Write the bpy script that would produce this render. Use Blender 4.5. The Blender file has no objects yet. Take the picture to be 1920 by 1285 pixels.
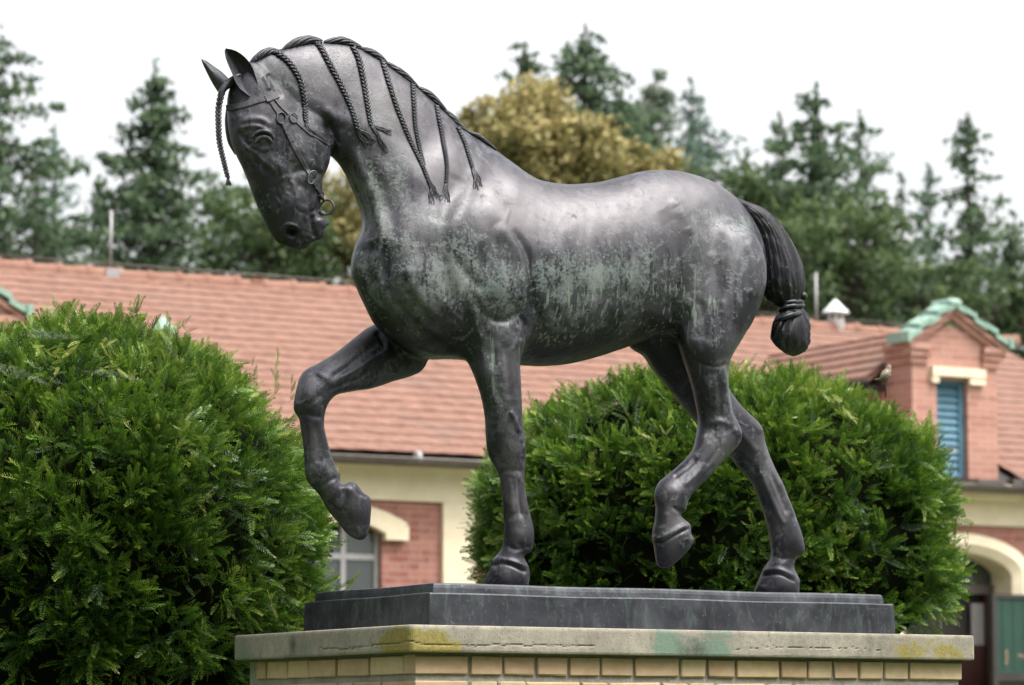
import bpy, math, random
import numpy as np
from mathutils import Vector, Matrix, Euler
from mathutils.bvhtree import BVHTree
import time
random.seed(7); rng = np.random.default_rng(7)
SC = bpy.context.scene
COL = SC.collection
# ------------------------------------------------------------------ camera
FPX = 6300.0; CX = 960.0; CY = 642.5; EYE = 1.6
PIT = math.atan(747.5 / FPX); CP, SP = math.cos(PIT), math.sin(PIT)
T30 = math.tan(math.radians(30)); A2 = Vector((math.cos(math.radians(30)), .5, 0)); B2 = Vector((-.5, A2.x, 0))
cam = bpy.data.cameras.new('camera'); camo = bpy.data.objects.new('camera', cam); COL.objects.link(camo)
camo.location = (0, 0, EYE); camo.rotation_euler = (math.pi/2 + PIT, 0, 0)
cam.sensor_width = 36; cam.lens = 36 * FPX / 1920; cam.clip_end = 2000; cam.clip_start = .1
cam.dof.use_dof = True; cam.dof.focus_distance = 14.2; cam.dof.aperture_fstop = 3.3; cam.dof.aperture_blades = 7
SC.camera = camo
# ------------------------------------------------------------------ light
SUN_EL, SUN_AZ = math.radians(62), math.radians(118)      # azimuth measured from +Y (into the picture), clockwise
w = bpy.data.worlds.new('World'); SC.world = w; w.use_nodes = True
nt = w.node_tree; nt.nodes.clear()
sky = nt.nodes.new('ShaderNodeTexSky'); sky.sky_type = 'NISHITA'; sky.sun_disc = False
sky.sun_elevation = SUN_EL; sky.sun_rotation = SUN_AZ; sky.air_density = 1.2; sky.dust_density = 6.0; sky.ozone_density = 1.0
hs = nt.nodes.new('ShaderNodeHueSaturation'); hs.inputs['Saturation'].default_value = .15
bg = nt.nodes.new('ShaderNodeBackground'); bg.inputs['Strength'].default_value = .15
wo = nt.nodes.new('ShaderNodeOutputWorld')
nt.links.new(sky.outputs[0], hs.inputs['Color']); nt.links.new(hs.outputs[0], bg.inputs['Color']); nt.links.new(bg.outputs[0], wo.inputs[0])
sl = bpy.data.lights.new('sun', 'SUN'); sl.energy = 1.3; sl.angle = math.radians(28); sl.color = (1, .955, .88)
so = bpy.data.objects.new('sun', sl); COL.objects.link(so)
sd = Vector((math.sin(SUN_AZ) * math.cos(SUN_EL), math.cos(SUN_AZ) * math.cos(SUN_EL), math.sin(SUN_EL)))
so.rotation_euler = sd.to_track_quat('Z', 'Y').to_euler(); so.location = (8, -4, 14)
SC.view_settings.view_transform = 'Standard'; SC.view_settings.look = 'None'
SC.view_settings.exposure = 1.35; SC.view_settings.gamma = 1; SC.view_settings.use_curve_mapping = False
SC.cycles.max_bounces = 6; SC.cycles.diffuse_bounces = 3; SC.cycles.glossy_bounces = 3; SC.cycles.transparent_max_bounces = 12
SC.cycles.use_denoising = True
# ------------------------------------------------------------------ projection helpers
def raydir(px, py):
    a = (px - CX) / FPX; v = (CY - py) / FPX
    return a, CP - v * SP, SP + v * CP
def at(px, py, Y):                      # the point at depth Y that the photograph shows at px, py
    a, dy, dz = raydir(px, py); t = Y / dy
    return Vector((a * t, Y, EYE + dz * t))
def on_line(px, x0, y0, py=900., T=T30):     # depth where the column px meets the vertical plane through x0,y0 along A
    a, dy, dz = raydir(px, py)
    t = (y0 - x0 * T) / (dy - a * T); return at(px, py, t * dy)
def proj(p):
    dz = p[2] - EYE; f = p[1] * CP + dz * SP; u = -p[1] * SP + dz * CP
    return CX + FPX * p[0] / f, CY - FPX * u / f
# ------------------------------------------------------------------ object helpers
def link(name, me, mat=None, parent=None):
    o = bpy.data.objects.new(name, me); COL.objects.link(o)
    if mat is not None and me is not None and not me.materials: me.materials.append(mat)
    if parent is not None: o.parent = parent
    return o
def tag(o, label=None, cat=None, group=None, kind=None):
    if label: o['label'] = label
    if cat: o['category'] = cat
    if group: o['group'] = group
    if kind: o['kind'] = kind
    return o
def empty(name, loc, label=None, cat=None, group=None, rz=0, kind=None):
    o = bpy.data.objects.new(name, None); COL.objects.link(o); o.location = loc; o.rotation_euler = (0, 0, rz)
    o.empty_display_size = .1
    return tag(o, label, cat, group, kind)
def np_mesh(name, V, F, smooth=False):
    """V (n,3); F (m,k) int array (all same size)"""
    V = np.asarray(V, np.float32); F = np.asarray(F, np.int32)
    me = bpy.data.meshes.new(name); n, (m, k) = len(V), F.shape
    me.vertices.add(n); me.vertices.foreach_set('co', V.ravel())
    me.loops.add(m * k); me.loops.foreach_set('vertex_index', F.ravel())
    me.polygons.add(m); me.polygons.foreach_set('loop_start', np.arange(m, dtype=np.int32) * k)
    try: me.polygons.foreach_set('loop_total', np.full(m, k, np.int32))
    except Exception: pass
    me.polygons.foreach_set('use_smooth', np.full(m, smooth, bool))
    me.update(calc_edges=True); return me
class MB:
    """collects boxes, tubes, prisms; build() links them as one mesh object"""
    def __init__(s, frame=None): s.v = []; s.f = []; s.fr = frame; s.sm = []
    def add(s, vs, fs, smooth=False):
        k = len(s.v); s.v += [Vector(p) for p in vs]; s.f += [[k + i for i in f] for f in fs]; s.sm += [smooth] * len(fs)
    def box(s, x0, x1, y0, y1, z0, z1, bev=0):
        if bev <= 0:
            vs = [(x0,y0,z0),(x1,y0,z0),(x1,y1,z0),(x0,y1,z0),(x0,y0,z1),(x1,y0,z1),(x1,y1,z1),(x0,y1,z1)]
            s.add(vs, [(0,3,2,1),(4,5,6,7),(0,1,5,4),(1,2,6,5),(2,3,7,6),(3,0,4,7)])
        else:
            b = bev; c = []; 
            for z, q in ((z0, b), (z0 + b, 0), (z1 - b, 0), (z1, b)):
                X0, X1, Y0, Y1 = x0 + q, x1 - q, y0 + q, y1 - q; e = b if q == 0 else b * .6
                c.append([(X0+e,Y0,z),(X1-e,Y0,z),(X1,Y0+e,z),(X1,Y1-e,z),(X1-e,Y1,z),(X0+e,Y1,z),(X0,Y1-e,z),(X0,Y0+e,z)])
            vs = sum(c, []); fs = [tuple(range(7, -1, -1)), tuple(24 + i for i in range(8))]
            for r in range(3):
                for i in range(8): j = (i + 1) % 8; fs.append((r*8+i, r*8+j, r*8+8+j, r*8+8+i))
            s.add(vs, fs)
    def tube(s, pts, rad, n=10, caps=True, smooth=True, squash=None):
        pts = [Vector(p) for p in pts]; m = len(pts)
        if not hasattr(rad, '__len__'): rad = [rad] * m
        vs = []; up = None
        for i, p in enumerate(pts):
            d = (pts[min(i+1, m-1)] - pts[max(i-1, 0)]).normalized()
            if up is None: up = Vector((0,0,1)) if abs(d.z) < .9 else Vector((0,1,0))
            sx = d.cross(up).normalized(); up = sx.cross(d).normalized()
            for k in range(n):
                a = 2 * math.pi * k / n; vs.append(p + (sx * math.cos(a) + up * math.sin(a)) * rad[i])
        fs = [(i*n+k, i*n+(k+1) % n, (i+1)*n+(k+1) % n, (i+1)*n+k) for i in range(m-1) for k in range(n)]
        if caps: fs += [tuple(range(n-1, -1, -1)), tuple((m-1)*n + k for k in range(n))]
        s.add(vs, fs, smooth)
    def lathe(s, c, prof, n=16, smooth=True):      # prof: (radius, z)
        vs = [(c[0] + r * math.cos(2*math.pi*k/n), c[1] + r * math.sin(2*math.pi*k/n), c[2] + z) for r, z in prof for k in range(n)]
        m = len(prof); fs = [(i*n+k, i*n+(k+1) % n, (i+1)*n+(k+1) % n, (i+1)*n+k) for i in range(m-1) for k in range(n)]
        fs += [tuple(range(n-1, -1, -1)), tuple((m-1)*n + k for k in range(n))]
        s.add(vs, fs, smooth)
    def prism(s, poly, y0, y1):                     # poly in x,z ; extruded in y
        n = len(poly); vs = [(x, y0, z) for x, z in poly] + [(x, y1, z) for x, z in poly]
        fs = [tuple(range(n)), tuple(range(2*n-1, n-1, -1))] + [(i, i + n, (i+1) % n + n, (i+1) % n) for i in range(n)]
        s.add(vs, fs)
    def mesh(s, name='m'):
        me = bpy.data.meshes.new(name); V = [s.fr @ v for v in s.v] if s.fr is not None else s.v
        me.from_pydata([tuple(v) for v in V], [], s.f); me.polygons.foreach_set('use_smooth', s.sm); me.update(); return me
    def build(s, name, mat=None, parent=None): return link(name, s.mesh(name), mat, parent)
# ------------------------------------------------------------------ material helpers
class NT:
    def __init__(s, name):
        s.m = bpy.data.materials.new(name); s.m.use_nodes = True; s.t = s.m.node_tree
        s.b = s.t.nodes['Principled BSDF']; s.o = s.t.nodes['Material Output']
    def n(s, typ, **kw):
        nd = s.t.nodes.new(typ)
        for k, v in kw.items():
            if k in nd.inputs: nd.inputs[k].default_value = v
            else: setattr(nd, k, v)
        return nd
    def l(s, a, b): s.t.links.new(a, b)
    def noise(s, scale, detail=4, rough=.55, vec=None, dist=0.):
        nd = s.n('ShaderNodeTexNoise'); nd.inputs['Scale'].default_value = scale; nd.inputs['Detail'].default_value = detail
        nd.inputs['Roughness'].default_value = rough; nd.inputs['Distortion'].default_value = dist
        if vec is not None: s.l(vec, nd.inputs['Vector'])
        return nd.outputs['Fac']
    def pos(s, scale=(1, 1, 1), obj=False):
        if obj: o = s.n('ShaderNodeTexCoord').outputs['Object']
        else: o = s.n('ShaderNodeNewGeometry').outputs['Position']
        mp = s.n('ShaderNodeMapping'); mp.inputs['Scale'].default_value = scale; s.l(o, mp.inputs['Vector']); return mp.outputs[0]
    def ramp(s, fac, stops):
        r = s.n('ShaderNodeValToRGB'); s.l(fac, r.inputs[0]); e = r.color_ramp.elements
        while len(e) < len(stops): e.new(.5)
        for q, (p, c) in zip(e, stops): q.position = p; q.color = (*c, 1) if len(c) == 3 else c
        return r.outputs[0]
    def rmp(s, fac, a, b, c=0., d=1.):
        r = s.n('ShaderNodeMapRange'); s.l(fac, r.inputs[0])
        for i, v in enumerate((a, b, c, d)): r.inputs[i+1].default_value = v
        return r.outputs[0]
    def mix(s, fac, a, b, mode='MIX'):
        r = s.n('ShaderNodeMix', data_type='RGBA', blend_type=mode)
        if isinstance(fac, (int, float)): r.inputs[0].default_value = fac
        else: s.l(fac, r.inputs[0])
        for i, v in ((6, a), (7, b)):
            if isinstance(v, tuple): r.inputs[i].default_value = (*v, 1)
            else: s.l(v, r.inputs[i])
        return r.outputs[2]
    def math(s, op, a, b=0.):
        r = s.n('ShaderNodeMath', operation=op)
        for i, v in enumerate((a, b)):
            if isinstance(v, (int, float)): r.inputs[i].default_value = v
            else: s.l(v, r.inputs[i])
        return r.outputs[0]
    def attr(s, name):
        r = s.n('ShaderNodeAttribute'); r.attribute_name = name; return r
    def bump(s, h, strength=.3, dist=.01):
        b = s.n('ShaderNodeBump'); b.inputs['Strength'].default_value = strength; b.inputs['Distance'].default_value = dist
        s.l(h, b.inputs['Height']); s.l(b.outputs[0], s.b.inputs['Normal'])
    def set(s, col=None, rough=None, metal=None, spec=None):
        for k, v in (('Base Color', col), ('Roughness', rough), ('Metallic', metal), ('Specular IOR Level', spec)):
            if v is None: continue
            if isinstance(v, tuple): s.b.inputs[k].default_value = (*v, 1)
            elif isinstance(v, (int, float)): s.b.inputs[k].default_value = v
            else: s.l(v, s.b.inputs[k])
        return s.m
def rough_mat(name, c1, c2, scale=8., rough=.8, bump=.2, bdist=.01, metal=0., spec=.4, vscale=(1, 1, 1), detail=6):
    t = NT(name); p = t.pos(vscale); n1 = t.noise(scale, detail, .6, p); n2 = t.noise(scale * .17, 3, .5, p)
    f = t.math('ADD', t.math('MULTIPLY', n1, .6), t.math('MULTIPLY', n2, .4))
    t.set(t.ramp(f, [(.32, c1), (.68, c2)]), rough, metal, spec)
    if bump: t.bump(n1, bump, bdist)
    return t.m
def t_col(t, fac, a, b): return t.ramp(fac, [(.35, a), (.65, b)])
def smooth_poly(P, it=2, closed=True):
    P = [np.array(p, float) for p in P]
    for _ in range(it):                               # Chaikin-like corner rounding that keeps the points near the outline
        Q = []; n = len(P)
        for i in range(n if closed else n - 1):
            a, b = P[i], P[(i+1) % n]; p0 = P[(i-1) % n] if closed or i > 0 else a; p3 = P[(i+2) % n] if closed or i + 2 < n else b
            Q.append(a); Q.append((-p0 + 9 * a + 9 * b - p3) / 16)
        if not closed: Q.append(P[-1])
        P = Q
    return np.array(P)
# ================================================================== shared references
corner = at(805, 1111, 13.5); ZLOW = corner.z
WB = 1.13; LB = (on_line(1675, corner.x, corner.y) - corner).xy.length
HB = 62.5 / FPX * 13.6                                # height of the lower bronze slab
INS = .035; ZTOP = ZLOW + .041
ZCOP = ZLOW - HB
def FRM(o): return Matrix(((A2.x, B2.x, 0, o[0]), (A2.y, B2.y, 0, o[1]), (0, 0, 1, o[2]), (0, 0, 0, 1)))
def plink(root, name, me, mat, parent=None):
    o = link(name, me, mat); o.parent = parent or root
    o.matrix_parent_inverse = Matrix.Translation(-root.location)
    return o
# ================================================================== ground
t = NT('lawn'); p = t.pos(); n1 = t.noise(30, 6, .6, p); n2 = t.noise(1.2, 3, .5, p)
t.set(t.ramp(t.math('ADD', t.math('MULTIPLY', n1, .6), t.math('MULTIPLY', n2, .4)), [(.3, (.035, .06, .018)), (.7, (.08, .12, .035))]), .9); t.bump(n1, .6, .03)
mb = MB(); R = 700
mb.add([(-R, -R, 0), (R, -R, 0), (R, R, 0), (-R, R, 0)], [(0, 1, 2, 3)]); tag(mb.build('ground', t.m), kind='structure')
M_PATH = rough_mat('gravel', (.28, .25, .20), (.42, .38, .31), 60, .9, .5)
mb = MB(FRM(on_line(620, *at(620, 900, 35).xy))); 
mb = MB(FRM((at(620, 900, 35).x, 35, 0))); mb.box(-30, 60, -7, -3.2, -.05, .006); tag(mb.build('path', M_PATH), kind='structure')
# ================================================================== the long stable building
OB = at(620, 900, 35.); OB.z = 0; FB = FRM(OB)
def bpt(px, py, b=0.):                                # pixel -> (a, z) on the facade plane b metres behind the wall face
    p = on_line(px, OB.x + B2.x * b, OB.y + B2.y * b, py); d = p - OB
    return d.x * A2.x + d.y * A2.y, p.z
M_CREAM = rough_mat('cream_plaster', (.60, .51, .36), (.72, .63, .47), 6, .85, .15, .01)
M_TILE = rough_mat('clay_tile', (.135, .062, .041), (.225, .115, .080), 5, .8, .3, .01)
M_TILE2 = rough_mat('clay_ridge', (.17, .078, .053), (.25, .13, .092), 9, .8, .3, .01)
t = NT('clay_tile'); p = t.pos(); n1 = t.noise(7, 6, .7, p); n2 = t.noise(1.1, 5, .65, p); n3 = t.noise(26, 4, .6, p)
c_ = t.ramp(n1, [(.3, (.115, .052, .036)), (.5, (.175, .085, .058)), (.7, (.235, .125, .088))]); c_ = t.mix(t.rmp(n2, .52, .66, 0, .35), c_, (.125, .085, .065)); c_ = t.mix(t.rmp(n3, .62, .72, 0, .4), c_, (.29, .21, .16))
t.set(c_, .85); t.bump(n1, .3, .01); M_TILE = t.m
M_COPPER = rough_mat('green_copper', (.15, .25, .20), (.29, .41, .34), 14, .6, .2, .01, .1)
M_GUT = rough_mat('gutter_metal', (.10, .085, .08), (.17, .15, .14), 12, .45, .1, .01, .6)
M_JNT = rough_mat('zinc', (.25, .24, .24), (.36, .35, .35), 20, .5, .1, .01, .4)
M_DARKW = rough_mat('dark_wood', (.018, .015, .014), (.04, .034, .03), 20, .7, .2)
M_WHITE = rough_mat('white_paint', (.62, .63, .64), (.75, .76, .77), 20, .6, .1)
M_BLUE = rough_mat('blue_paint', (.055, .135, .20), (.10, .22, .30), 14, .6, .2)
M_GLASS = NT('window_glass').set((.05, .06, .06), .06, 0, .9)
def brickmat(name, c1, c2, mortar, scale=1.):
    t = NT(name); mp = t.n('ShaderNodeMapping'); mp.inputs['Rotation'].default_value = (0, 0, -math.pi / 6); t.l(t.n('ShaderNodeNewGeometry').outputs['Position'], mp.inputs[0])
    sx = t.n('ShaderNodeSeparateXYZ'); t.l(mp.outputs[0], sx.inputs[0]); cx = t.n('ShaderNodeCombineXYZ'); t.l(t.math('ADD', sx.outputs[0], sx.outputs[1]), cx.inputs[0]); t.l(sx.outputs[2], cx.inputs[1])
    b = t.n('ShaderNodeTexBrick'); t.l(cx.outputs[0], b.inputs['Vector']); b.inputs['Scale'].default_value = 1; b.inputs['Brick Width'].default_value = .26; b.inputs['Row Height'].default_value = .077; b.inputs['Mortar Size'].default_value = .006; b.inputs['Bias'].default_value = -.1
    b.inputs['Color1'].default_value = (*c1, 1); b.inputs['Color2'].default_value = (*c2, 1); b.inputs['Mortar'].default_value = (*mortar, 1)
    n = t.noise(7, 5, .6, t.pos()); t.set(t.mix(t.rmp(n, .35, .7, 0, .55), b.outputs['Color'], (.36, .21, .17)), .85); t.bump(b.outputs['Fac'], -.3, .01); return t.m
M_BRICK = brickmat('red_brick', (.22, .065, .05), (.32, .115, .085), (.28, .21, .17))
M_BRICKL = brickmat('orange_brick', (.30, .125, .09), (.44, .215, .165), (.38, .28, .23))
a_l = bpt(-500, 900)[0]; a_r = bpt(2350, 900)[0]
Z_E = bpt(620, 846)[1]; Z_R = 7.05; B_R = 5.0; B_E = -.30
bd = empty('stable_building', OB, 'long low stable with clay tile roof and cream-framed red brick panels behind the statue', 'building')
def B_(mb, name, mat, parent=None): return plink(bd, name, mb.mesh(name), mat, parent)
z_top = bpt(700, 872)[1]; z_f = bpt(700, 937)[1]
# back wall, gables, cream base wall with its mouldings
mb = MB(FB); mb.box(a_l, a_r, .46, 10, 0, Z_E - .02); B_(mb, 'wall', M_CREAM)
mb = MB(FB); mb.box(a_l, a_r, -.02, .455, z_f, z_top + .02); B_(mb, 'frieze', M_CREAM)
mb = MB(FB); mb.prism([(0, 0)], 0, 0) if False else None
mb.box(a_l, a_r, -.12, .08, z_top + .022, z_top + .10); mb.box(a_l, a_r, -.20, .08, z_top + .102, Z_E - .03); B_(mb, 'cornice', M_CREAM)
# bays: pilasters and brick panels
aw = [bpt(652, 1000)[0]]; pil = (bpt(829, 1000)[0], bpt(890, 1000)[0]); per = 2 * ((pil[0] + pil[1]) / 2 - aw[0])
def arch(cx, w, zs, rise, n=14): return [(cx + w * math.sin(q), zs + rise * (math.cos(q) - math.cos(Q_)) / (1 - math.cos(Q_))) for Q_ in (math.radians(62),) for q in np.linspace(-Q_, Q_, n)] if False else [(cx + w * q, zs + rise * (1 - q * q)) for q in np.linspace(-1, 1, n)]
z_h1 = bpt(690, 947)[1]; z_h2 = bpt(760, 984)[1]; z_hb = bpt(760, 1014)[1]; z_ga = bpt(690, 978)[1]; z_gs = bpt(716, 1000)[1]
hw_o = bpt(762, 1000)[0] - aw[0]; hw_i = bpt(719, 1000)[0] - aw[0]
pw = pil[1] - pil[0]; dark_glass = M_GLASS
for k in range(-5, 4):
    c = aw[0] + per * k; x0, x1 = c - per / 2 + pw / 2, c + per / 2 - pw / 2
    if x1 > bpt(1600, 1000)[0]: continue
    mb = MB(FB); mb.box(x1, x1 + pw, -.03, .455, 0, z_f - .002); B_(mb, 'pilaster', M_CREAM)
    # brick panel with a window hole (arch cut)
    mb = MB(FB); n = 14; ar = arch(c, hw_i, z_gs, z_ga - z_gs, n); zt = z_f - .004; z0 = 1.35
    pts = [(x, z) for x, z in ar]
    for i in range(n - 1):
        (xa, za), (xb, zb) = pts[i], pts[i+1]; mb.add([(xa, .03, za), (xb, .03, zb), (xb, .03, zt), (xa, .03, zt), (xa, .44, za), (xb, .44, zb)], [(0, 1, 2, 3), (0, 4, 5, 1)])
    mb.box(x0 + .001, c - hw_i, .03, .454, 0, zt); mb.box(c + hw_i, x1 - .001, .03, .454, 0, zt); mb.box(c - hw_i, c + hw_i, .03, .453, 0, z0 - .05)
    B_(mb, 'brick_panel', M_BRICK)
    mb = MB(FB); o_ = arch(c, hw_o, z_h2, z_h1 - z_h2, n); i_ = arch(c, hw_i - .01, z_gs, z_ga - z_gs, n); i_[0] = (c - hw_i + .01, z_gs); vs = []
    for (xo, zo), (xi, zi) in zip(o_, i_): vs += [(xo, -.06, zo), (xi, -.06, zi), (xo, .028, zo), (xi, .028, zi)]
    fs = []
    for j in range(n - 1):
        q = 4 * j; fs += [(q, q+4, q+5, q+1)[::-1], (q, q+2, q+6, q+4), (q+1, q+5, q+7, q+3)]
    mb.add(vs, fs)
    for s_ in (-1, 1): xa, xb = sorted((c + s_ * hw_i, c + s_ * hw_o)); mb.box(xa, xb, -.061, .027, z_hb, (z_h2 + z_gs) / 2 + .03)
    B_(mb, 'window_hood', M_CREAM)
    f = MB(FB); fr = .055
    for s_ in (-1, 1): xa, xb = sorted((c + s_ * (hw_i - .002), c + s_ * (hw_i - fr))); f.box(xa, xb, .10, .16, z0, z_gs + .02)
    f.box(c - .03, c + .03, .10, .16, z0, z_ga - .02); f.box(c - hw_i + fr, c - .03, .10, .16, z_gs - .28, z_gs - .22); f.box(c + .03, c + hw_i - fr, .10, .16, z_gs - .28, z_gs - .22)
    wf = B_(f, 'window', M_JNT)
    for s_ in (-1, 1):
        for za, zb in ((z0, z_gs - .28), (z_gs - .22, z_gs + .02)):
            g = MB(FB); xa, xb = sorted((c + s_ * .03, c + s_ * (hw_i - fr))); g.box(xa, xb, .125, .135, za, zb)
            o = g.build('pane', M_GLASS); o.parent = wf; o.matrix_parent_inverse = wf.matrix_world.inverted() if False else Matrix.Translation(-bd.location)
            o.matrix_parent_inverse = Matrix.Identity(4)
    s = MB(FB); s.box(c - hw_i - .05, c + hw_i + .05, -.05, .12, z0 - .09, z0 - .01); B_(s, 'window_sill', M_CREAM)
    g = MB(FB); g.box(c - hw_i, c + hw_i, .24, .26, z0, z_ga + .05); B_(g, 'window_dark_backing', M_DARKW)  # dark panel behind the panes, in place of the room's shade
# roof
sl = math.atan2(Z_R - Z_E, B_R - B_E); cs, sn = math.cos(sl), math.sin(sl)
def roofpt(a, s, h=0.): return (a, B_E + s * cs - h * sn, Z_E + s * sn + h * cs)
LS = (B_R - B_E) / cs
mb = MB(FB); q = [roofpt(a_l, 0, -.06), roofpt(a_r, 0, -.06), roofpt(a_r, LS, -.06), roofpt(a_l, LS, -.06)]; q2 = [roofpt(a_l, 0, -.16), roofpt(a_r, 0, -.16), (a_r, B_R, Z_R - .2), (a_l, B_R, Z_R - .2)]
mb.add(q + q2, [(0, 1, 2, 3), (7, 6, 5, 4), (0, 4, 5, 1)]); mb.add([(a_l, B_R, Z_R - .02), (a_r, B_R, Z_R - .02), (a_r, 10.3, Z_E), (a_l, 10.3, Z_E)], [(0, 1, 2, 3)])
roof = B_(mb, 'roof', M_DARKW)
TW, TL = .30, (LS + .02) / 21
def tile_mesh(w, l, curve=.004, th=.018):
    vs = []; n = 6
    for y in (-.02, l + .05):
        for k in range(n + 1):
            x = -w / 2 + w * k / n; zc = curve * math.cos(2 * math.pi * k / n) + (.015 if y < 0 else .0); vs.append((x, y, zc))
    m = n + 1
    for k in range(m): v = vs[k]; vs.append((v[0], v[1], v[2] - th))
    me = bpy.data.meshes.new('roof_tile'); me.from_pydata(vs, [], [(k, k+1, m+k+1, m+k) for k in range(n)] + [(2*m+k, 2*m+k+1, k+1, k) for k in range(n)]); me.materials.append(M_TILE); me.update(); return me
tm = tile_mesh(TW, TL); tv = np.array([v.co for v in tm.vertices]); tf = np.array([list(p.vertices) for p in tm.polygons])
RM = FB @ Matrix(((1, 0, 0, 0), (0, cs, -sn, 0), (0, sn, cs, 0), (0, 0, 0, 1)))
dormer_r = (bpt(1640, 700)[0], bpt(1905, 700)[0])
allt = []
for r in range(21):
    for k in range(int((a_r - a_l) / TW)):
        a = a_l + (k + .5) * TW; s = r * TL
        if dormer_r[0] + .45 < a < dormer_r[1] - .2 and s < 3.6: continue
        p = FB @ Vector(roofpt(a, s, 0)); X_, Y_ = proj(p)
        allt.append((0 if (560 < X_ < 905 and 640 < Y_) else 1, p.y, a, s))
allt.sort(); rr = random.Random(3); rest = []
for i, (c, yy, a, s) in enumerate(allt):
    M = FB @ Matrix.Translation(roofpt(a, s, 0)) @ Matrix.Rotation(sl, 4, 'X') @ Matrix.Translation((rr.uniform(-.004, .004), rr.uniform(-.006, .006), rr.uniform(0, .003))) @ Matrix.Rotation(rr.uniform(-.005, .005), 4, 'Y')
    if i < 300: o = link("roof_tile", tm, None, roof); o.matrix_basis = M
    else: rest.append(M)
V_ = []; F_ = []
for i, M in enumerate(rest): Mn = np.array(M); V_.append(tv @ Mn[:3, :3].T + Mn[:3, 3]); F_.append(tf + i * len(tv))
me = np_mesh('roof_tiles', np.concatenate(V_), np.concatenate(F_)); o = plink(bd, 'roof_tiles', me, M_TILE); o['kind'] = 'stuff'
# ridge tiles
rme = MB(); 
for y0, y1, r0, r1 in ((0, .36, .10, .115), (.33, .40, .125, .128)):
    vs = [(y, math.cos(q) * r, math.sin(q) * r) for y, r in ((y0, r0), (y1, r1)) for q in np.linspace(-.2, math.pi + .2, 9)]
    rme.add(vs, [(k, k+1, 9+k+1, 9+k) for k in range(8)], True)
rme = rme.mesh('ridge_tile'); rme.materials.append(M_TILE2)
k = 0; a = a_l
while a < a_r:
    o = link('ridge_tile', rme, None, roof); M = FB @ Matrix.Translation((a, B_R, Z_R - .03 + rr.uniform(-.008, .008))) @ Matrix.Rotation(rr.uniform(-.02, .02), 4, 'Y'); o.matrix_basis = M; a += .38
mb = MB(FB); mb.tube([(a_l, B_R, Z_R + .13), (a_r, B_R, Z_R + .13)], .008, 5)
a = a_l
while a < a_r: mb.tube([(a, B_R, Z_R + .05), (a, B_R, Z_R + .13)], .007, 5); a += 1.1
B_(mb, 'lightning_wire', M_GUT)
# gutter, brackets
mb = MB(FB); gz = Z_E - .075; n = 9
vs = [(a, B_E - .05 + .075 * math.cos(q), gz + .075 * math.sin(q)) for a in (a_l, a_r) for q in np.linspace(math.pi, 2 * math.pi, n)]
mb.add(vs, [(k, k+1, n+k+1, n+k) for k in range(n-1)], True); mb.tube([(a_l, B_E - .125, gz), (a_r, B_E - .125, gz)], .012, 6); mb.box(a_l, a_r, -.2, B_E + .04 - .0, Z_E - .12, Z_E - .05) if B_E > -.2 else mb.box(a_l, a_r, B_E + .03, -.2, Z_E - .10, Z_E - .05)
gut = B_(mb, 'gutter', M_GUT)
for px in (120, 440, 752, 1075, 1400):
    a = bpt(px, 860)[0]; m2 = MB(FB); m2.tube([(a - .02, B_E - .05, gz + .01), (a + .03, B_E - .05, gz + .01)], .080, 14); B_(m2, 'gutter_joint', M_JNT)
# things on the ridge
def up(px, py0, py1, b=B_R): a, z0 = bpt(px, py0, b); return a, z0, bpt(px, py1, b)[1]
a, z0, z1 = up(207, 512, 395); mb = MB(FB); mb.tube([(a, B_R, z0), (a, B_R, z1)], .018, 8); B_(mb, 'mast', M_JNT); mb = MB(FB); mb.box(a - .10, a + .12, B_R - .12, B_R + .12, z0 - .12, z0 + .03); B_(mb, 'mast_foot', M_JNT)
a, z0, z1 = up(1531, 628, 512); mb = MB(FB); mb.tube([(a, B_R, z0), (a, B_R, z1)], .018, 8); B_(mb, 'mast', M_JNT); mb = MB(FB); mb.box(a - .10, a + .10, B_R - .1, B_R + .1, z0 - .08, z0 + .02); B_(mb, 'mast_foot', M_JNT)
a, z0, z1 = up(476, 540, 524); mb = MB(FB); mb.box(a - .07, a + .07, B_R - .1, B_R + .1, z0 - .1, z1); B_(mb, 'chimney', M_TILE2)
a, z0, z1 = up(1567, 640, 560); mb = MB(FB); h = z1 - z0
mb.lathe((a, B_R, z0 - .1), [(.12, 0), (.12, h * .66), (.125, h * .67), (.10, h * .68)], 20)
for q in range(6): c_, s_ = math.cos(q * math.pi / 3), math.sin(q * math.pi / 3); mb.box(a + .095 * c_ - .012, a + .095 * c_ + .012, B_R + .095 * s_ - .012, B_R + .095 * s_ + .012, z0 - .1 + h * .67, z0 - .1 + h * .84)
mb.lathe((a, B_R, z0 - .1 + h * .82), [(.19, 0), (.18, .02), (.10, h * .17), (.03, h * .30), (.005, h * .34)], 20); B_(mb, 'chimney_vent', M_WHITE)
a, z = bpt(305, 606, 1.2); mb = MB(FB); mb.lathe((a, 1.2, z - .12), [(.13, 0), (.12, .06), (.07, .13), (.02, .18), (.002, .2)], 14); B_(mb, 'roof_vent', M_COPPER)
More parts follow.
